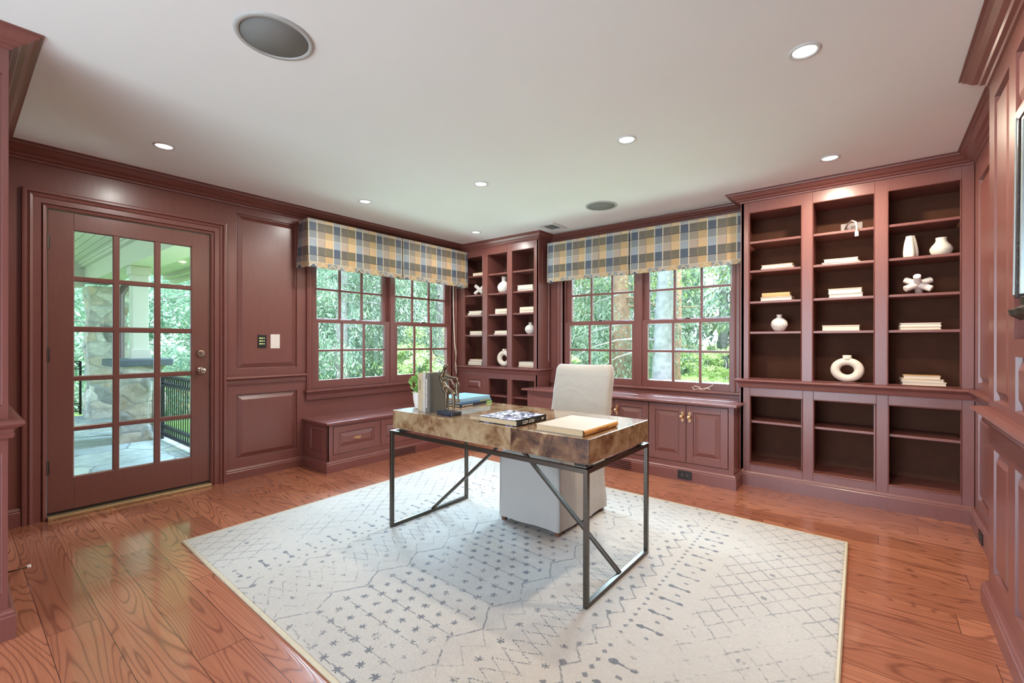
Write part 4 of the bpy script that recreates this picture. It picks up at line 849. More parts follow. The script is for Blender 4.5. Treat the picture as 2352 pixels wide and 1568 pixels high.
MB().box(.262, .318, -.0022, -.001, .0015, .0140).build('spine_label', green, k1).matrix_parent_inverse = Matrix.Identity(4)
k2 = rotbook('thin blue photo book in the middle of the blue stack', (-2.052, 2.033), An, .312, .25, .0135, ZT+.0158, sea, 'pages', GB)
MB().box(.19, .30, -.0022, -.001, .0012, .0122).build('spine_photo', moss, k2).matrix_parent_inverse = Matrix.Identity(4)
k3 = rotbook('pale blue book on top of the blue stack', (-2.056, 2.040), An, .296, .235, .021, ZT+.0296, ice, 'pages_tan', GB)
# patterned book
LZ = thing('book', 'black-spined book lettered LIZA LOU with blue and white faceted cover', 'book', (-1.361, 1.745, ZT))
T, x0, x1, y0, y1 = .030, -1.612, -1.362, 1.737, 1.988
inkblack = cover_mat('ink', S(28, 34, 38), .25)
b = MB(); b.box(x0, x1, y0, y1, ZT, ZT+.003); b.box(x1-.003, x1, y0, y1, ZT, ZT+T); b.box(x0, x1, y0, y1, ZT+T-.003, ZT+T-.0004); b.build('cover', inkblack, LZ)
b = MB(); r_ = random.Random(11); n = 11; pal = [S(232, 234, 244), S(204, 210, 230), S(72, 86, 118), S(44, 54, 80), S(140, 142, 186), S(244, 245, 250), S(64, 80, 100), S(226, 228, 240)]
gx = [[(x0+(x1-.010-x0)*i/n+(r_.uniform(-.35, .35)*(x1-x0)/n if 0 < i < n else 0), y0+(y1-y0)*j/n+(r_.uniform(-.35, .35)*(y1-y0)/n if 0 < j < n else 0), ZT+T) for i in range(n+1)] for j in range(n+1)]
for j in range(n):
    for i in range(n):
        a, c, d, e = gx[j][i], gx[j][i+1], gx[j+1][i+1], gx[j+1][i]
        if r_.random() < .5: b.add([a, c, d, e], [(0, 1, 2)], r_.choice(pal)); b.add([a, d, e], [(0, 1, 2)], r_.choice(pal))
        else: b.add([a, c, e], [(0, 1, 2)], r_.choice(pal)); b.add([c, d, e], [(0, 1, 2)], r_.choice(pal))
b.build('cover_print', 'coverart', LZ, recalc=False)
b = MB()
for zz in (ZT, ZT+T-.0034):
    x = x0
    while x < x1-.01: wd = r_.uniform(.006, .02); b.add([(x, y0-.0004, zz), (min(x+wd, x1), y0-.0004, zz), (min(x+wd, x1), y0-.0004, zz+.003), (x, y0-.0004, zz+.003)], [(0, 1, 2, 3)], r_.choice(pal[2:5]+[S(30, 36, 44)]*4)); x += wd
b.build('cover_edge', 'coverart', LZ, recalc=False)
MB().box(x0+.004, x1-.004, y0+.004, y1-.004, ZT+.003, ZT+T-.0035).build('page_block', 'pages_tan', LZ)
rotS = Matrix(((0, 0, 1, 0), (1, 0, 0, 0), (0, 1, 0, 0), (0, 0, 0, 1)))      # text faces +x, reads along +y
lettering('spine_lettering', 'LIZA LOU', LZ, 'white', .022, Matrix.Translation((x1+.0003, 1.832, ZT+.014)) @ rotS, .095)
e = MB(); Fs = Fr((x1+.0003, 0, 0), (0, 1, 0), (0, 0, 1), (1, 0, 0))
for a, bb, c, d in ((1.948, 1.951, .009, .022), (1.951, 1.956, .012, .016), (1.956, 1.960, .009, .015), (1.957, 1.966, .018, .020), (1.9605, 1.9645, .015, .018)): e.fbox(Fs, a, bb, ZT+c, ZT+d, 0, .0005)
e.build('spine_emblem', 'white', LZ)
# tan book
TN = thing('book', 'large tan linen book lying at the right front corner of the desk', 'book', (-.986, 1.738, ZT)); tanc = simple('cover_tan_linen', S(184, 172, 154), .6, 0, .03, 300, .2); tansp = simple('cover_tan_spine', S(206, 154, 84), .45, 0, .05, 60)
T, x0, x1, y0, y1 = .030, -1.247, -.984, 1.733, 2.060
b = MB(); b.box(x0, x1-.012, y0, y1, ZT, ZT+.003); b.box(x0, x1-.012, y0, y1, ZT+T-.003, ZT+T); b.build('cover', tanc, TN, .001)
b = MB(); Fs = Fr((0, y0, 0), (1, 0, 0), (0, 0, 1), (0, 1, 0)); nn = 8
pr = [(x1-.012+.012*math.sin(R(a)), ZT+T/2-T/2*math.cos(R(a))) for a in np.linspace(0, 180, nn+1)]
b.add([(p, y, z) for y in (y0, y1) for p, z in pr], [(i, i+1, nn+2+i, nn+1+i) for i in range(nn)]); b.build('spine', tansp, TN, smooth=True)
MB().box(x0+.004, x1-.013, y0+.005, y1-.005, ZT+.003, ZT+T-.003).build('page_block', 'pages_tan', TN)
gl = MB(); r_ = random.Random(21); x = -1.225
while x < -1.03:       # worn gilt capitals, no longer legible
    w = r_.uniform(.005, .010); k = r_.randrange(3)
    gl.box(x, x+.0014, 1.752, 1.770, ZT+T, ZT+T+.0003)
    if k: gl.box(x, x+w, 1.769, 1.7704, ZT+T, ZT+T+.0003)
    if k == 2: gl.box(x+w-.0014, x+w, 1.752, 1.770, ZT+T, ZT+T+.0003)
    x += w+r_.uniform(.004, .011)
gl.build('cover_lettering', gilt, TN)
br = simple('spine_stamp', S(150, 102, 52), .5); gl = MB(); y = 1.845
while y < 1.955: w = r_.uniform(.002, .005); gl.box(x1-.0003, x1+.0004, y, y+w, ZT+.010, ZT+.010+r_.choice((.007, .010))); y += w+r_.uniform(.0015, .004)
gl.build('spine_lettering', br, TN)

# ================================================================== VALANCES
PB = dict(b=[S(176, 184, 186), S(82, 96, 118), S(138, 146, 150), S(168, 178, 190), S(76, 92, 116), S(140, 146, 150)],
          g=[S(208, 192, 172), S(120, 112, 98), S(168, 154, 132), S(198, 176, 156), S(110, 102, 90), S(164, 148, 126)],
          o=[S(232, 200, 144), S(126, 116, 86), S(206, 174, 112), S(234, 194, 134), S(122, 110, 80), S(212, 172, 108)])
CREAM, BRN, DBR = S(226, 214, 184), S(158, 132, 104), S(64, 46, 32)
def plaid_col(s, t, start=0, cw=.0785, H=.446):
    """s metres along the cloth, t metres below its top"""
    k = int(math.floor(s/cw))+start; fs = s-math.floor(s/cw)*cw; fam = 'bgo'[k % 3]
    rh = .0745
    if t > H-.052:                               # folded points along the hem
        u = t-(H-.052); pw = cw*1.18; ks = int(math.floor(s/pw)); x = s-ks*pw; tri = abs(x-pw/2)/(pw/2)*.050
        edge = u-tri*.86
        if abs(edge-.006) < .0042: return CREAM
        fm = PB['bgo'[(ks*2+start) % 3]]; return fm[1 if ks % 5 == 0 else (2 if ks % 2 else 5)] if edge > 0 else PB['bgo'[(ks+1) % 3]][5 if ks % 3 else 3]
    if t > H-.057: return CREAM
    r = 0 if t < .026 else min(5, 1+int((t-.026)/rh)); tr = (t-.026)-(r-1)*rh if r else t
    if r == 1 and tr < .004: return CREAM
    if r in (2, 5) and tr < .0045: return DBR
    if r == 3 and tr < .0028: return CREAM
    if fs < (.007 if fam in 'bg' else .005): return CREAM if fam in 'bg' else BRN
    return PB[fam][r]
def valance(label, F, a0, a1, split, zt, zb, depth, sides, start):
    V = thing('valance', label, 'valance', F((a0+a1)/2, zb, depth)); H = zt-zb
    MB().fbox(F, a0+.006, a1-.006, zt-.022, zt-.004, .004, depth-.010).build('board', CCr, V)
    def sheet(name, pf, length, st, off=0, seed=0):
        nu, nv = max(2, int(length/.0046)), 104; vs, fs, cs = [], [], []
        for j in range(nv+1):
            for i in range(nu+1): vs.append(pf(i/nu*length, j/nv*H))
        for j in range(nv):
            for i in range(nu):
                k = j*(nu+1)+i; fs.append((k, k+1, k+nu+2, k+nu+1)); c_ = plaid_col((i+.5)/nu*length+off, (j+.5)/nv*H, st); g_ = sum(c_[:3])/3; cs.append(tuple(.72*(.86*q_+.14*g_) for q_ in c_[:3])+(1,))
        m = MB(); m.v, m.f, m.col = vs, fs, cs; o = m.build(name, 'plaid', V, recalc=False, smooth=True)
        md = o.modifiers.new('thickness', 'SOLIDIFY'); md.thickness = .003; md.offset = -1; return o
    def rip(a, t, sd): return .010*(t/H)+.006*(t/H)**.7*noise.noise(Vector((a*9, t*1.5, sd)))+.0035*noise.noise(Vector((a*26, t*3, sd+5)))*(t/H)**.5
    g = .006
    sheet('cloth_panel', lambda s, t: F(a0+s, zt-t, depth+rip(a0+s, t, 1)), split-g-a0, start)
    sheet('cloth_panel', lambda s, t: F(split+g+s, zt-t+.004*math.sin(0), depth+rip(split+g+s, t, 3)), a1-split-g, start)
    sheet('pleat', lambda s, t: F(split-.05+s, zt-t, depth-.020+.016*abs(s-.05)/.05*0), .10, start+1)
    if sides[0]: sheet('return_panel', lambda s, t: F(a0+.012*(1-s/depth)-.030*(1-s/depth)*(t/H), zt-t, .006+s*(1+.06*t/H)), depth-.006, start)
    if sides[1]: sheet('return_panel', lambda s, t: F(a1-.004, zt-t, .006+s), depth-.006, start)
    return V
valance('plaid fabric valance over the left window', FL, 2.020, 4.054, 3.060, 2.262, 1.822, .180, (1, 1), 0)
valance('plaid fabric valance over the back window', FB, -2.820, -.868, -1.857, 2.236, 1.805, .160, (1, 0), 0)

# ================================================================== CEILING FIXTURES
lights = [(-3.411, .831, 'recessed ceiling light in front of the glazed door'), (-3.405, 2.233, 'recessed ceiling light near the left end of the left valance'), (-3.41, 3.616, 'recessed ceiling light near the far corner'), (-2.338, 2.533, 'recessed ceiling light in mid ceiling, left of the one over the chair'), (-1.151, 2.515, 'recessed ceiling light in mid ceiling, above the chair'), (-.229, 2.207, 'large-looking recessed ceiling light at upper right, nearest the viewer'), (-.232, 3.587, 'recessed ceiling light in front of the wide bookcase')]
def downlight(x, y, label, power=20, colr=(1, .82, .62)):
    t = thing('recessed_light', label, 'ceiling light', (x, y, CZ), 'recessed ceiling lights'); T4 = Matrix.Translation((x, y, CZ))
    MB().lathe([(.058, -.0004), (.057, -.005), (.048, -.0065), (.044, -.003), (.042, -.0006)], 40, T4, close=False).build('trim_ring', 'trimwhite', t, smooth=True)
    MB().lathe([(.0005, -.0022), (.043, -.0018), (.043, -.0006)], 32, T4, close=False).build('lens', 'lamp', t)
    d = bpy.data.lights.new('lamp_beam', 'AREA'); d.shape = 'DISK'; d.size = .08; d.energy = power; d.color = colr; d.spread = R(180)
    o = bpy.data.objects.new('lamp_beam', d); COL.objects.link(o); o.location = (0, 0, -.0075); o.parent = t; return t
for (x, y, l), (pw_, cl_) in zip(lights, [(9, 0), (9, 0), (9, 0), (12, 0), (15, 1), (21, 1), (24, 1)]): downlight(x, y, l, pw_, ((1, .86, .70), (1, .74, .50))[cl_])
def speaker(x, y, r, label):
    t = thing('ceiling_speaker', label, 'speaker', (x, y, CZ), 'round ceiling speakers'); T4 = Matrix.Translation((x, y, CZ))
    MB().lathe([(r, -.0004), (r-.002, -.006), (r*.87, -.0075), (r*.86, -.004), (r*.86, -.0008)], 64, T4, close=False).build('bezel', simple('speaker_bezel', S(178, 178, 177), .5), t, smooth=True)
    MB().lathe([(.0005, -.0052), (r*.845, -.0045), (r*.85, -.0008)], 64, T4, close=False).build('grille', 'grille', t, smooth=True); return t
speaker(-1.851, .807, .142, 'large round ceiling speaker at upper left')
speaker(-1.883, 3.599, .139, 'round ceiling speaker near the back window')
t = thing('ceiling_vent', 'small square white air vent in the ceiling by the corner bookcase', 'vent', (-2.62, 3.935, CZ)); b = MB(); FV = Fr((0, 0, CZ), (1, 0, 0), (0, 1, 0), (0, 0, -1)); b.holed(FV, -2.722, -2.522, 3.80, 4.075, .0005, .008, [(-2.682, -2.562, 3.85, 4.02)]); b.build('frame', 'trimwhite', t, .002)
MB().fbox(FV, -2.684, -2.56, 3.848, 4.022, .0005, .002).build('duct', 'black', t)
b = MB()
for k in range(12): y = 3.855+k*.0142; b.fbox(FV, -2.682, -2.562, y, y+.006, .002, .006)
b.build('louvre', simple('vent_louvre', S(120, 120, 120), .6), t)

# ================================================================== WALL PLATES, CORDS, MIRROR, DOORSTOP
K = thing('keypad', 'black lighting keypad with rows of yellow lights on the panelled wall', 'keypad', FL(1.708, 1.095, -.003)); FK = Fr(FL(0, 0, -.003), FL.u, FL.v, FL.n)
MB().fbox(FK, 1.672, 1.744, 1.094, 1.208, 0, .007).build('plate', 'black', K, .002); b = MB()
for r0 in range(3):
    for c0 in range(3): b.fbox(FK, 1.690+c0*.016-.005*(1.2-.3*c0), 1.690+c0*.016+.005*(1.2-.3*c0), 1.126+r0*.0245, 1.134+r0*.0245, .007, .0078)
b.build('indicator_lights', 'led', K)
Wp = thing('wall_plate', 'blank white wall plate beside the keypad', 'wall plate', FL(1.817, 1.089, -.003)); MB().fbox(FK, 1.777, 1.857, 1.089, 1.213, 0, .006).build('plate', 'white', Wp, .002); b = MB(); b.lathe([(.003, 0), (.002, .0008)], 12, RotX(FK, 1.817, 1.193, .006)); b.build('screw', 'white', Wp)
FBk = Fr((0, 4.385, 0), (1, 0, 0), (0, 0, 1), (0, -1, 0)); o = thing('outlet', 'silver outlet plate at the back of the top shelf in the wide bookcase', 'outlet', FBk(-.148, 1.99, 0))
MB().fbox(FBk, -.212, -.078, 2.003, 2.075, .0, .006).build('cover_plate', simple('outlet_plate', S(166, 156, 150), .45), o, .002); b = MB(); b.fbox(FBk, -.150, -.105, 2.020, 2.052, .006, .009); b.build('socket', simple('outlet_socket', S(112, 104, 100), .5), o)
cdm = simple('cord_white', S(236, 226, 210), .5)
b = MB(); b.tube([FBk(-.185, 2.03, .01), FBk(-.17, 2.055, .06), FBk(-.135, 2.05, .20), FBk(-.110, 2.010, .325), FBk(-.104, 1.975, .345), FBk(-.104, 1.935, .347)], .0055, 8); o = b.build('power_cord', cdm, smooth=True); tag(o, 'short white cable hanging over the top shelf of the wide bookcase', 'cord')
MB().fbox(FBk, -.115, -.093, 1.905, 1.940, .338, .352).build('connector', cdm, o, .002)
def cord(name, label, paths, r=.0025):
    b = MB()
    for p in paths: b.tube(p, r, 6)
    o = b.build(name, cdm, smooth=True); return tag(o, label, 'cord')
cord('blind_cord', 'white blind cord hanging at the right side of the left window', [[FL(3.952, 1.90, .035), FL(3.955, 1.60, .035), FL(3.965, 1.30, .035), FL(3.972, 1.10, .04), FL(3.992, .98, .045), FL(3.985, .90, .045)], [FL(3.958, 1.90, .036), FL(3.962, 1.5, .036), FL(3.975, 1.15, .04), FL(4.000, 1.02, .045), FL(3.985, .90, .045), FL(3.975, .83, .05), FL(3.985, .755, .06)], [FL(3.985, .90, .045), FL(3.995, .83, .05), FL(3.990, .755, .06)]], .0035)
zs = .7165
cord('blind_cord', 'tangled white blind cord lying on the sill of the back window', [[(-1.295, 4.268, zs), (-1.31, 4.27, zs+.02), (-1.28, 4.262, zs+.035), (-1.245, 4.262, zs+.028), (-1.22, 4.266, zs+.005), (-1.215, 4.27, zs)], [(-1.30, 4.27, zs+.012), (-1.285, 4.265, zs), (-1.25, 4.268, zs+.012), (-1.21, 4.268, zs+.016), (-1.165, 4.285, zs+.028), (-1.13, 4.292, zs+.055)], [(-1.285, 4.262, zs+.002), (-1.25, 4.258, zs+.014), (-1.225, 4.262, zs)], [(-1.21, 4.262, zs+.002), (-1.185, 4.268, zs+.018), (-1.165, 4.27, zs+.020), (-1.150, 4.262, zs+.008)]])
cord('blind_cord', 'thin white blind cord at the top right of the back window', [[FB(-.975, 1.82, .03), FB(-.978, 1.66, .028), FB(-.985, 1.60, .02)]], .0025)
# framed bevelled glass in the chimney-breast niche
MR = thing('framed_mirror', 'dark mirror with silver edging and a carved ledge at the right edge', 'mirror', (.42, 1.90, 1.28)); dk = simple('carved_ebony', S(54, 46, 42), .3, 0, .35, 60, .5); sil = simple('silver_fillet', S(196, 200, 196), .25, .7)
FM = Fr((.372, 0, 0), (0, 1, 0), (0, 0, 1), (-1, 0, 0)); tl = .010
def mp(a, z, c): return FM(a, z, c-(z-1.27)*tl)
def mbox(b, a0, a1, z0, z1, c0, c1): Pq = [mp(a, z, c) for c in (c0, c1) for z in (z0, z1) for a in (a0, a1)]; b.add(Pq, [(0, 2, 3, 1), (4, 5, 7, 6), (0, 1, 5, 4), (2, 6, 7, 3), (0, 4, 6, 2), (1, 3, 7, 5)]); return b
mbox(MB(), 1.45, 2.12, 1.27, 1.86, -.03, .004).build('backing', 'black', MR)
b = MB(); mbox(b, 2.090, 2.117, 1.29, 1.86, .004, .030); mbox(b, 1.45, 2.117, 1.845, 1.872, .004, .030); b.build('frame', dk, MR, .003)
b = MB(); mbox(b, 2.065, 2.077, 1.30, 1.845, .004, .026); mbox(b, 2.110, 2.118, 1.30, 1.86, .004, .033); mbox(b, 1.45, 2.075, 1.832, 1.844, .004, .026); b.build('fillet', sil, MR, .002)
mm, n_, b_ = newmat('mirror_glass'); b_.inputs['Base Color'].default_value = (.03, .04, .04, 1); b_.inputs['Roughness'].default_value = .06; b_.inputs['Specular IOR Level'].default_value = .3
mbox(MB(), 1.45, 2.065, 1.30, 1.835, .004, .008).build('mirror_glass', mm, MR)
b = MB(); prof = [(.0, 1.225), (.030, 1.218), (.052, 1.232), (.056, 1.248), (.030, 1.262), (.034, 1.285), (.010, 1.30), (.0, 1.30)]; m = len(prof); A = np.linspace(1.45, 2.045, 60)
b.add([FM(a, z, c*(1+.10*math.sin(a*70))) for a in A for c, z in prof], [(i*m+k, i*m+k+1, (i+1)*m+k+1, (i+1)*m+k) for i in range(59) for k in range(m-1)]+[tuple(range(m)), tuple(range(59*m, 60*m))]); b.build('carved_ledge', dk, MR)
b = MB(); b.tube([(-3.22, .172, .050), (-3.22, .246, .050)], .0035, 8); b.lathe([(.012, 0), (.010, .006), (.006, .010)], 14, Matrix.Translation((-3.22, .170, .05)) @ Matrix.Rotation(R(-90), 4, 'X')); o = b.build('doorstop', simple('dark_brass', S(86, 62, 44), .35, .7), smooth=True); tag(o, 'rigid doorstop sticking out of the baseboard at the left edge', 'doorstop')
MB().lathe([(.008, 0), (.009, .004), (.009, .012), (.006, .015)], 14, Matrix.Translation((-3.22, .242, .05)) @ Matrix.Rotation(R(-90), 4, 'X')).build('rubber_tip', 'white', o)

# ================================================================== OUTSIDE
struct(MB().box(-10.6, -4.36, -4.0, 1.90, -.26, -.12).build('porch_floor', 'flag'), 'irregular flagstone porch floor outside the glazed door', 'porch floor')
b = MB()
for k in range(64): y = 1.46-k*.09; b.box(-10.2, -4.36, y-.083, y, 2.42, 2.437)
b.box(-10.2, -4.36, -4.3, 1.46, 2.434, 2.46)
struct(b.build('porch_ceiling', 'porchpaint'), 'pale green beadboard porch ceiling seen through the glazed door', 'porch ceiling')
b = MB(); b.box(-10.3, -4.36, 1.42, 1.72, 2.11, 2.40); b.box(-10.3, -4.36, 1.36, 1.42, 2.36, 2.42); b.box(-10.3, -4.36, 1.33, 1.36, 2.395, 2.42)
struct(b.build('porch_beam', 'porchpaint'), 'pale green porch beam over the post', 'beam')
b = MB(); b.box(-10.55, -10.2, -4.3, 1.42, 2.05, 2.36); b.box(-10.2, -10.14, -4.3, 1.36, 2.34, 2.42)
struct(b.build('porch_beam_far', 'porchpaint'), 'pale green far porch beam resting on the stone column', 'beam')
b = MB(); b.box(-10.6, -4.36, 1.72, 2.75, 2.40, 2.44); b.box(-10.6, -4.36, 2.66, 2.78, 2.27, 2.46); b.box(-10.6, -4.36, 2.56, 2.66, 2.33, 2.40)
struct(b.build('porch_eave', 'porchpaint'), 'pale eave and gutter beyond the porch beam', 'eave')
struct(MB().box(-10.7, -4.36, -4.4, 2.78, 2.46, 2.56).build('porch_roof', 'slate'), 'porch roof', 'roof')
def rough_block(x0, x1, y0, y1, z0, z1, seed, amp=.035, st=.07):
    bm = bmesh.new(); bmesh.ops.create_cube(bm, size=1)
    for v in bm.verts: v.co = Vector(((x0+x1)/2+v.co.x*(x1-x0), (y0+y1)/2+v.co.y*(y1-y0), (z0+z1)/2+v.co.z*(z1-z0)))
    for ax in range(3):
        pass
    n = max(2, int((z1-z0)/st)); bmesh.ops.subdivide_edges(bm, edges=[e for e in bm.edges if abs(e.verts[0].co.z-e.verts[1].co.z) > .01], cuts=n)
    m = max(2, int((x1-x0)/st)); bmesh.ops.subdivide_edges(bm, edges=[e for e in bm.edges if abs(e.verts[0].co.x-e.verts[1].co.x) > .01], cuts=m, use_grid_fill=True)
    m = max(2, int((y1-y0)/st)); bmesh.ops.subdivide_edges(bm, edges=[e for e in bm.edges if abs(e.verts[0].co.y-e.verts[1].co.y) > .01], cuts=m, use_grid_fill=True)
    cx_, cy_ = (x0+x1)/2, (y0+y1)/2
    for v in bm.verts:
        d = Vector((v.co.x-cx_, v.co.y-cy_, 0)).normalized(); k = noise.noise(Vector((v.co.x*4+seed, v.co.y*4, v.co.z*5))); c = noise.cell(Vector((v.co.x*3+seed, v.co.y*3, v.co.z*4.2)))
        if z0+.01 < v.co.z < z1-.005: v.co += d*amp*(k+(c-.5)*.9)
    mb = MB(); mb.v = [tuple(v.co) for v in bm.verts]; mb.f = [tuple(x.index for x in f.verts) for f in bm.faces]; mb.col = [None]*len(mb.f); bm.free(); return mb
tag(rough_block(-10.45, -9.95, 1.43, 1.93, -.12, 2.05, 3).build('stone_column', 'fieldstone'), 'tall fieldstone porch column at the far left of the door glass', 'column')
PR = thing('stone_pier', 'low fieldstone pier with a dark slate cap beside the iron railing', 'pier', (-7.5, 1.58, -.12))
rough_block(-7.78, -7.28, 1.345, 1.80, -.12, .835, 8).build('pier_base', 'fieldstone', PR)
MB().box(-7.86, -7.22, 1.255, 1.868, .835, .924).build('cap', 'slate', PR, .012)
PO = thing('porch_post', 'square pale green porch post standing on the stone pier', 'post', (-7.45, 1.55, .924))
MB().box(-7.53, -7.35, 1.466, 1.632, .926, 2.08).build('shaft', 'porchpaint', PO, .004); MB().box(-7.55, -7.32, 1.445, 1.653, .925, 1.05).build('base_collar', 'porchpaint', PO, .006); MB().box(-7.55, -7.32, 1.445, 1.653, 2.0, 2.109).build('capital', 'porchpaint', PO, .006)
b = MB(); b.tube([(-8.05, 1.68, 2.02), (-8.05, 1.64, 1.95), (-8.05, 1.52, 1.88), (-8.05, 1.47, 1.78), (-8.05, 1.47, .93), (-8.05, 1.47, -.1)], .052, 14); tag(b.build('downspout', 'downspout', smooth=True), 'bronze downspout between the stone column and the porch post', 'downspout')
def railing(label, p0, p1, zb, zt, loops, nb):
    p0, p1 = Vector(p0), Vector(p1); d = p1-p0; L = d.length; d.normalize(); d3 = Vector((d.x, d.y, 0))
    t = thing('iron_railing', label, 'railing', (p0.x, p0.y, zb)); at = lambda s, z: (p0.x+d.x*s, p0.y+d.y*s, z)
    for nm, z in (('top_rail', zt), ('upper_rail', zt-.13), ('lower_rail', zb+.19), ('bottom_rail', zb+.06)): MB().bar(at(0, z), at(L, z), .028, .018).build(nm, 'iron', t)
    for k in range(nb+1):
        s = L*k/nb; MB().bar(at(s, zb+.06 if loops else zb), at(s, zt-.13 if loops else zt), .009, .009, d3).build('picket', 'iron', t)
    b = MB()
    for zc in (zt-.065, zb+.125):
        for k in range(loops):
            s = L*(k+.5)/loops; w = L/loops*.42; b.tube([at(s+w*math.cos(q*math.pi/7), zc+.052*math.sin(q*math.pi/7)) for q in range(15)], .007, 6, False)
    if loops: b.build('ring_scrolls', 'iron', t)
    for s in (0, L): MB().bar(at(s, zb), at(s, zt), .03, .03, d3).build('newel', 'iron', t)
    return t
railing('black iron railing with close pickets right of the stone pier', (-5.75, 1.753), (-7.25, 1.753), -.12, .712, 18, 18)
railing('black iron railing with ring ornaments left of the stone column', (-10.75, .30), (-10.75, 1.44), -.12, .80, 5, 5)
# ground
def ground():
    vs, fs = [], []; xs = np.linspace(-46, 16, 94); ys = np.linspace(-12, 52, 97)
    for y in ys:
        for x in xs:
            z = -.35+.012*max(0, y-5)*1.0+.10*noise.noise(Vector((x*.15, y*.15, 0))); z += -.5*max(0, min(1, (-4.5-x)/6))*max(0, min(1, (y-1.0)/3)); z += .035*max(0, y-14)
            if -10.7 < x < 2 and -5 < y < 5: z = -.40
            vs.append((x, y, z))
    n = len(xs)
    for j in range(len(ys)-1):
        for i in range(n-1): fs.append((j*n+i, j*n+i+1, (j+1)*n+i+1, (j+1)*n+i))
    return MB().add(vs, fs)
struct(ground().build('lawn', 'grass', smooth=True), 'spring green woodland ground outside the windows', 'lawn')
tag(rough_block(-3.6, 1.4, 8.6, 9.1, -.45, .40, 21, .09, .12).build('dry_stone_wall', 'fieldstone'), 'low grey dry stone wall outside the back window', 'stone wall')
tag(rough_block(-17.0, -12.5, 4.2, 4.7, -1.2, .35, 5, .06, .2).build('retaining_wall', 'tanstone'), 'sunlit tan stone retaining wall behind the iron railing pickets', 'stone wall')
tag(rough_block(-17.2, -16.8, -3.0, 3.2, -.9, -.15, 4, .05, .2).build('garden_wall', 'porchpaint'), 'low pale garden wall behind the ring-ornament railing', 'garden wall')

def foliage(c, rx, rz, n, size, seed, droop=.3, shell=.55, asp=.4, zmin=-.9, tufts=0):
    """a crown of small leaf blades in an ellipsoid; returns MB-like arrays"""
    rs = np.random.RandomState(seed); d = rs.normal(size=(n, 3)); d /= np.linalg.norm(d, axis=1)[:, None]
    if tufts:
        td = rs.normal(size=(tufts, 3)); td /= np.linalg.norm(td, axis=1)[:, None]; td *= (shell+(1-shell)*rs.rand(tufts)**.6)[:, None]
        p = td[rs.randint(0, tufts, n)]+rs.normal(size=(n, 3))*np.array([.075, .075, .05])
    else: p = d*(shell+(1-shell)*rs.rand(n)**.7)[:, None]
    p = p[p[:, 2] > zmin]; n = len(p); P = p*np.array([rx, rx, rz])+np.array(c)
    out = p/np.maximum(np.linalg.norm(p, axis=1), .2)[:, None]; ax = out*.7+rs.normal(size=(n, 3))*.55+np.array([0, 0, -droop]); ax /= np.linalg.norm(ax, axis=1)[:, None]
    sd = np.cross(ax, rs.normal(size=(n, 3))); sd /= np.linalg.norm(sd, axis=1)[:, None]; l = size*(.6+.8*rs.rand(n))[:, None]
    nr = np.cross(ax, sd)
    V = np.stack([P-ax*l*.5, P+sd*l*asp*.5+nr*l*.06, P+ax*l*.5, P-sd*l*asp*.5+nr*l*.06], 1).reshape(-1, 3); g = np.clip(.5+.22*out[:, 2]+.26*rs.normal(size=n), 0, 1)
    return V, g
def foliage_obj(name, V, g, mat, parent):
    n = len(g); me = bpy.data.meshes.new(name); me.vertices.add(len(V)); me.vertices.foreach_set('co', V.astype(np.float32).ravel()); me.loops.add(4*n); me.loops.foreach_set('vertex_index', np.arange(4*n)); me.polygons.add(n); me.polygons.foreach_set('loop_start', np.arange(0, 4*n, 4)); me.polygons.foreach_set('loop_total', np.full(n, 4)); me.update()
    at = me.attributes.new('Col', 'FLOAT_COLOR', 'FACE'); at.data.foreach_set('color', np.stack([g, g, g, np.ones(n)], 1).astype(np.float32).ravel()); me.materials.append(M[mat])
    o = bpy.data.objects.new(name, me); COL.objects.link(o); o.parent = parent; o.matrix_parent_inverse = Matrix.Translation(-parent.location); return o
def tree(name, label, x, y, z0, h, rx, rz, cz, n, size, leaf, bark='bark', tr=.18, seed=1, droop=.3, asp=.4, tufts=0, branches=10, lean=0, group=None, shell=.55, zmin=-.95):
    t = thing(name, label, 'tree', (x, y, z0), group); rs = random.Random(seed); b = MB()
    k = 9; b.tube([(x+lean*i/k*h+.04*math.sin(i*1.7+seed), y+.04*math.cos(i*2.1+seed), z0+h*i/k) for i in range(k+1)], [tr*(1-.75*i/k)*(1.25 if i == 0 else 1) for i in range(k+1)], 16)
    b.build('trunk', bark, t, smooth=True)
    b = MB()
    for i in range(branches):
        a = rs.uniform(0, 6.28); zz = z0+h*rs.uniform(.12, .9); L = rx*rs.uniform(.45, .95)*(1-.3*(zz-z0)/h); p = [(x+lean*(zz-z0)+L*s*math.cos(a+.25*s), y+L*s*math.sin(a+.25*s), zz+L*(.22*s-.30*s*s*(1+droop))) for s in (0, .25, .5, .75, 1)]
        b.tube(p, [tr*.16, tr*.12, tr*.08, tr*.05, tr*.02], 6)
    if branches: b.build('branches', bark, t, smooth=True)
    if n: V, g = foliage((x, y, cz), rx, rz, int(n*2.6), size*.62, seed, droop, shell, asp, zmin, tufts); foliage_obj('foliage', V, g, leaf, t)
    return t
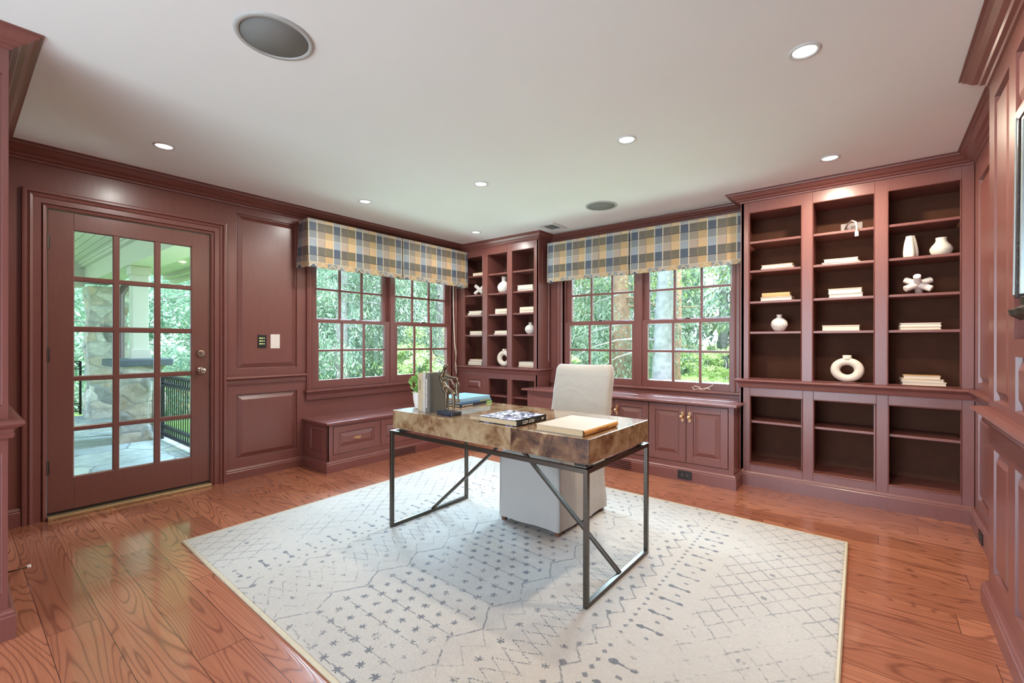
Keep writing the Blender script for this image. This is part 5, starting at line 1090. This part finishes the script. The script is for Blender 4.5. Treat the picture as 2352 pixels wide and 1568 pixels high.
# through the left window
tree('hemlock_tree', 'dense evergreen filling the left half of the left window', -9.6, 5.7, -1.0, 8, 2.3, 4.2, 2.4, 15000, .17, 'hemlock', seed=11, droop=.7, asp=.2, tufts=210, branches=22)
tree('hemlock_tree', 'dense evergreen behind the right sash of the left window', -9.8, 8.9, -1.0, 8, 2.4, 4.2, 2.6, 15000, .17, 'hemlock', seed=12, droop=.7, asp=.2, tufts=210, branches=22)
tree('hemlock_tree', 'evergreen with bare grey twigs further behind the left window', -13.5, 10.0, -1.2, 10, 3.6, 5.2, 3.4, 13000, .24, 'hemlock', seed=13, droop=.6, asp=.28, tufts=260, branches=24)
tree('leafy_shrub', 'pale yellow-green broad-leaved shrub at the lower right of the left window', -7.7, 6.75, -.9, 1.9, 1.0, 1.25, .30, 5200, .125, 'laurel', 'bark_brown', .05, 14, .1, .42, 90, 12)
# through the glazed door
tree('pine_tree', 'large pale green pine at the right of the door glass', -13.4, 5.0, -1.2, 8, 3.3, 4.0, 1.7, 12000, .26, 'pine', seed=15, droop=.2, asp=.3, tufts=170, branches=18)
tree('pine_tree', 'pale green pine behind the porch post', -16.0, 1.2, -1.2, 8, 2.6, 4.0, 1.9, 9000, .30, 'pine', seed=16, droop=.2, asp=.3, tufts=150, branches=18)
tree('leafy_shrub', 'bright leafy shrub left of the stone column', -14.5, -.6, -1.0, 2.6, 1.7, 1.6, 1.0, 5000, .20, 'springleaf', 'bark', .06, 17, .2, .4, 90, 14)
# through the back window
tree('hemlock_tree', 'evergreen with a brown trunk in the left sash of the back window', -4.98, 10.6, -.5, 9, 1.9, 4.4, 2.6, 12000, .16, 'hemlock', 'bark_brown', .26, 18, .6, .2, 190, 20)
tree('hemlock_tree', 'evergreen at the far left of the back window', -8.2, 12.5, -.5, 9, 2.4, 4.6, 2.9, 10000, .20, 'hemlock', 'bark_brown', .2, 19, .6, .28, 180, 20)
tree('leafy_shrub', 'small bright green shrub low behind the chair back', -5.6, 8.9, -.35, 1.2, .55, .62, .25, 1700, .10, 'laurel', 'bark_brown', .03, 20, .0, .4, 40, 8)
tree('bare_tree', 'thick pale grey tree trunk in the right sash of the back window', -3.42, 9.25, -.4, 9, 2.4, 4, 5.6, 900, .14, 'springleaf', 'bark', .215, 21, .3, .4, 60, 16, .012)
tree('bare_tree', 'slim brown tree trunk right of the thick grey trunk', -3.77, 11.1, -.4, 9, 2.0, 4, 5.8, 700, .14, 'springleaf', 'bark_brown', .125, 22, .3, .4, 50, 14)
tree('hemlock_tree', 'hanging evergreen boughs at the upper right of the back window', -1.15, 8.0, -.4, 7, 1.35, 2.3, 3.05, 4200, .15, 'hemlock', 'bark_brown', .09, 23, .5, .3, 80, 16)
rw = random.Random(31)
for i in range(16):
    y = rw.uniform(15, 30); s = -.62+i*.045+rw.uniform(-.015, .015); x = s*y
    tree('woodland_tree', 'slender grey woodland tree far beyond the stone wall', x, y, -.2, rw.uniform(8, 12), 2.2, 3.4, rw.uniform(3.4, 5.5), 700, .26, 'springleaf', 'bark', rw.uniform(.07, .15), 40+i, .2, .4, 40, 12, rw.uniform(-.02, .02), 'distant woodland trees')
for i in range(9):
    y = rw.uniform(12, 20); s = -.48+i*.06; x = s*y
    tree('undergrowth_bush', 'pale green undergrowth bush beyond the stone wall', x, y, -.15, 1.0, 1.2, .75, .35, 1300, .16, 'springleaf', 'bark', .03, 70+i, .1, .4, 45, 6, 0, 'undergrowth beyond the stone wall')
for i in range(7):
    x = -30+i*4.2; y = 21+rw.uniform(-2, 2)
    tree('woodland_evergreen', 'tall hazy evergreen of the far tree line', x, y, -1.2, 13, 3.2, 6.0, 5.4, 3600, .5, 'hemlock', 'bark', .2, 90+i, .5, .32, 120, 10, 0, 'far tree line')
for i in range(5):
    x = -26+rw.uniform(-2, 2); y = -6+i*4.0
    tree('woodland_evergreen', 'tall hazy evergreen of the far tree line', x, y, -1.2, 12, 3.0, 5.6, 4.6, 3400, .5, 'pine', 'bark', .2, 110+i, .3, .32, 120, 10, 0, 'far tree line')
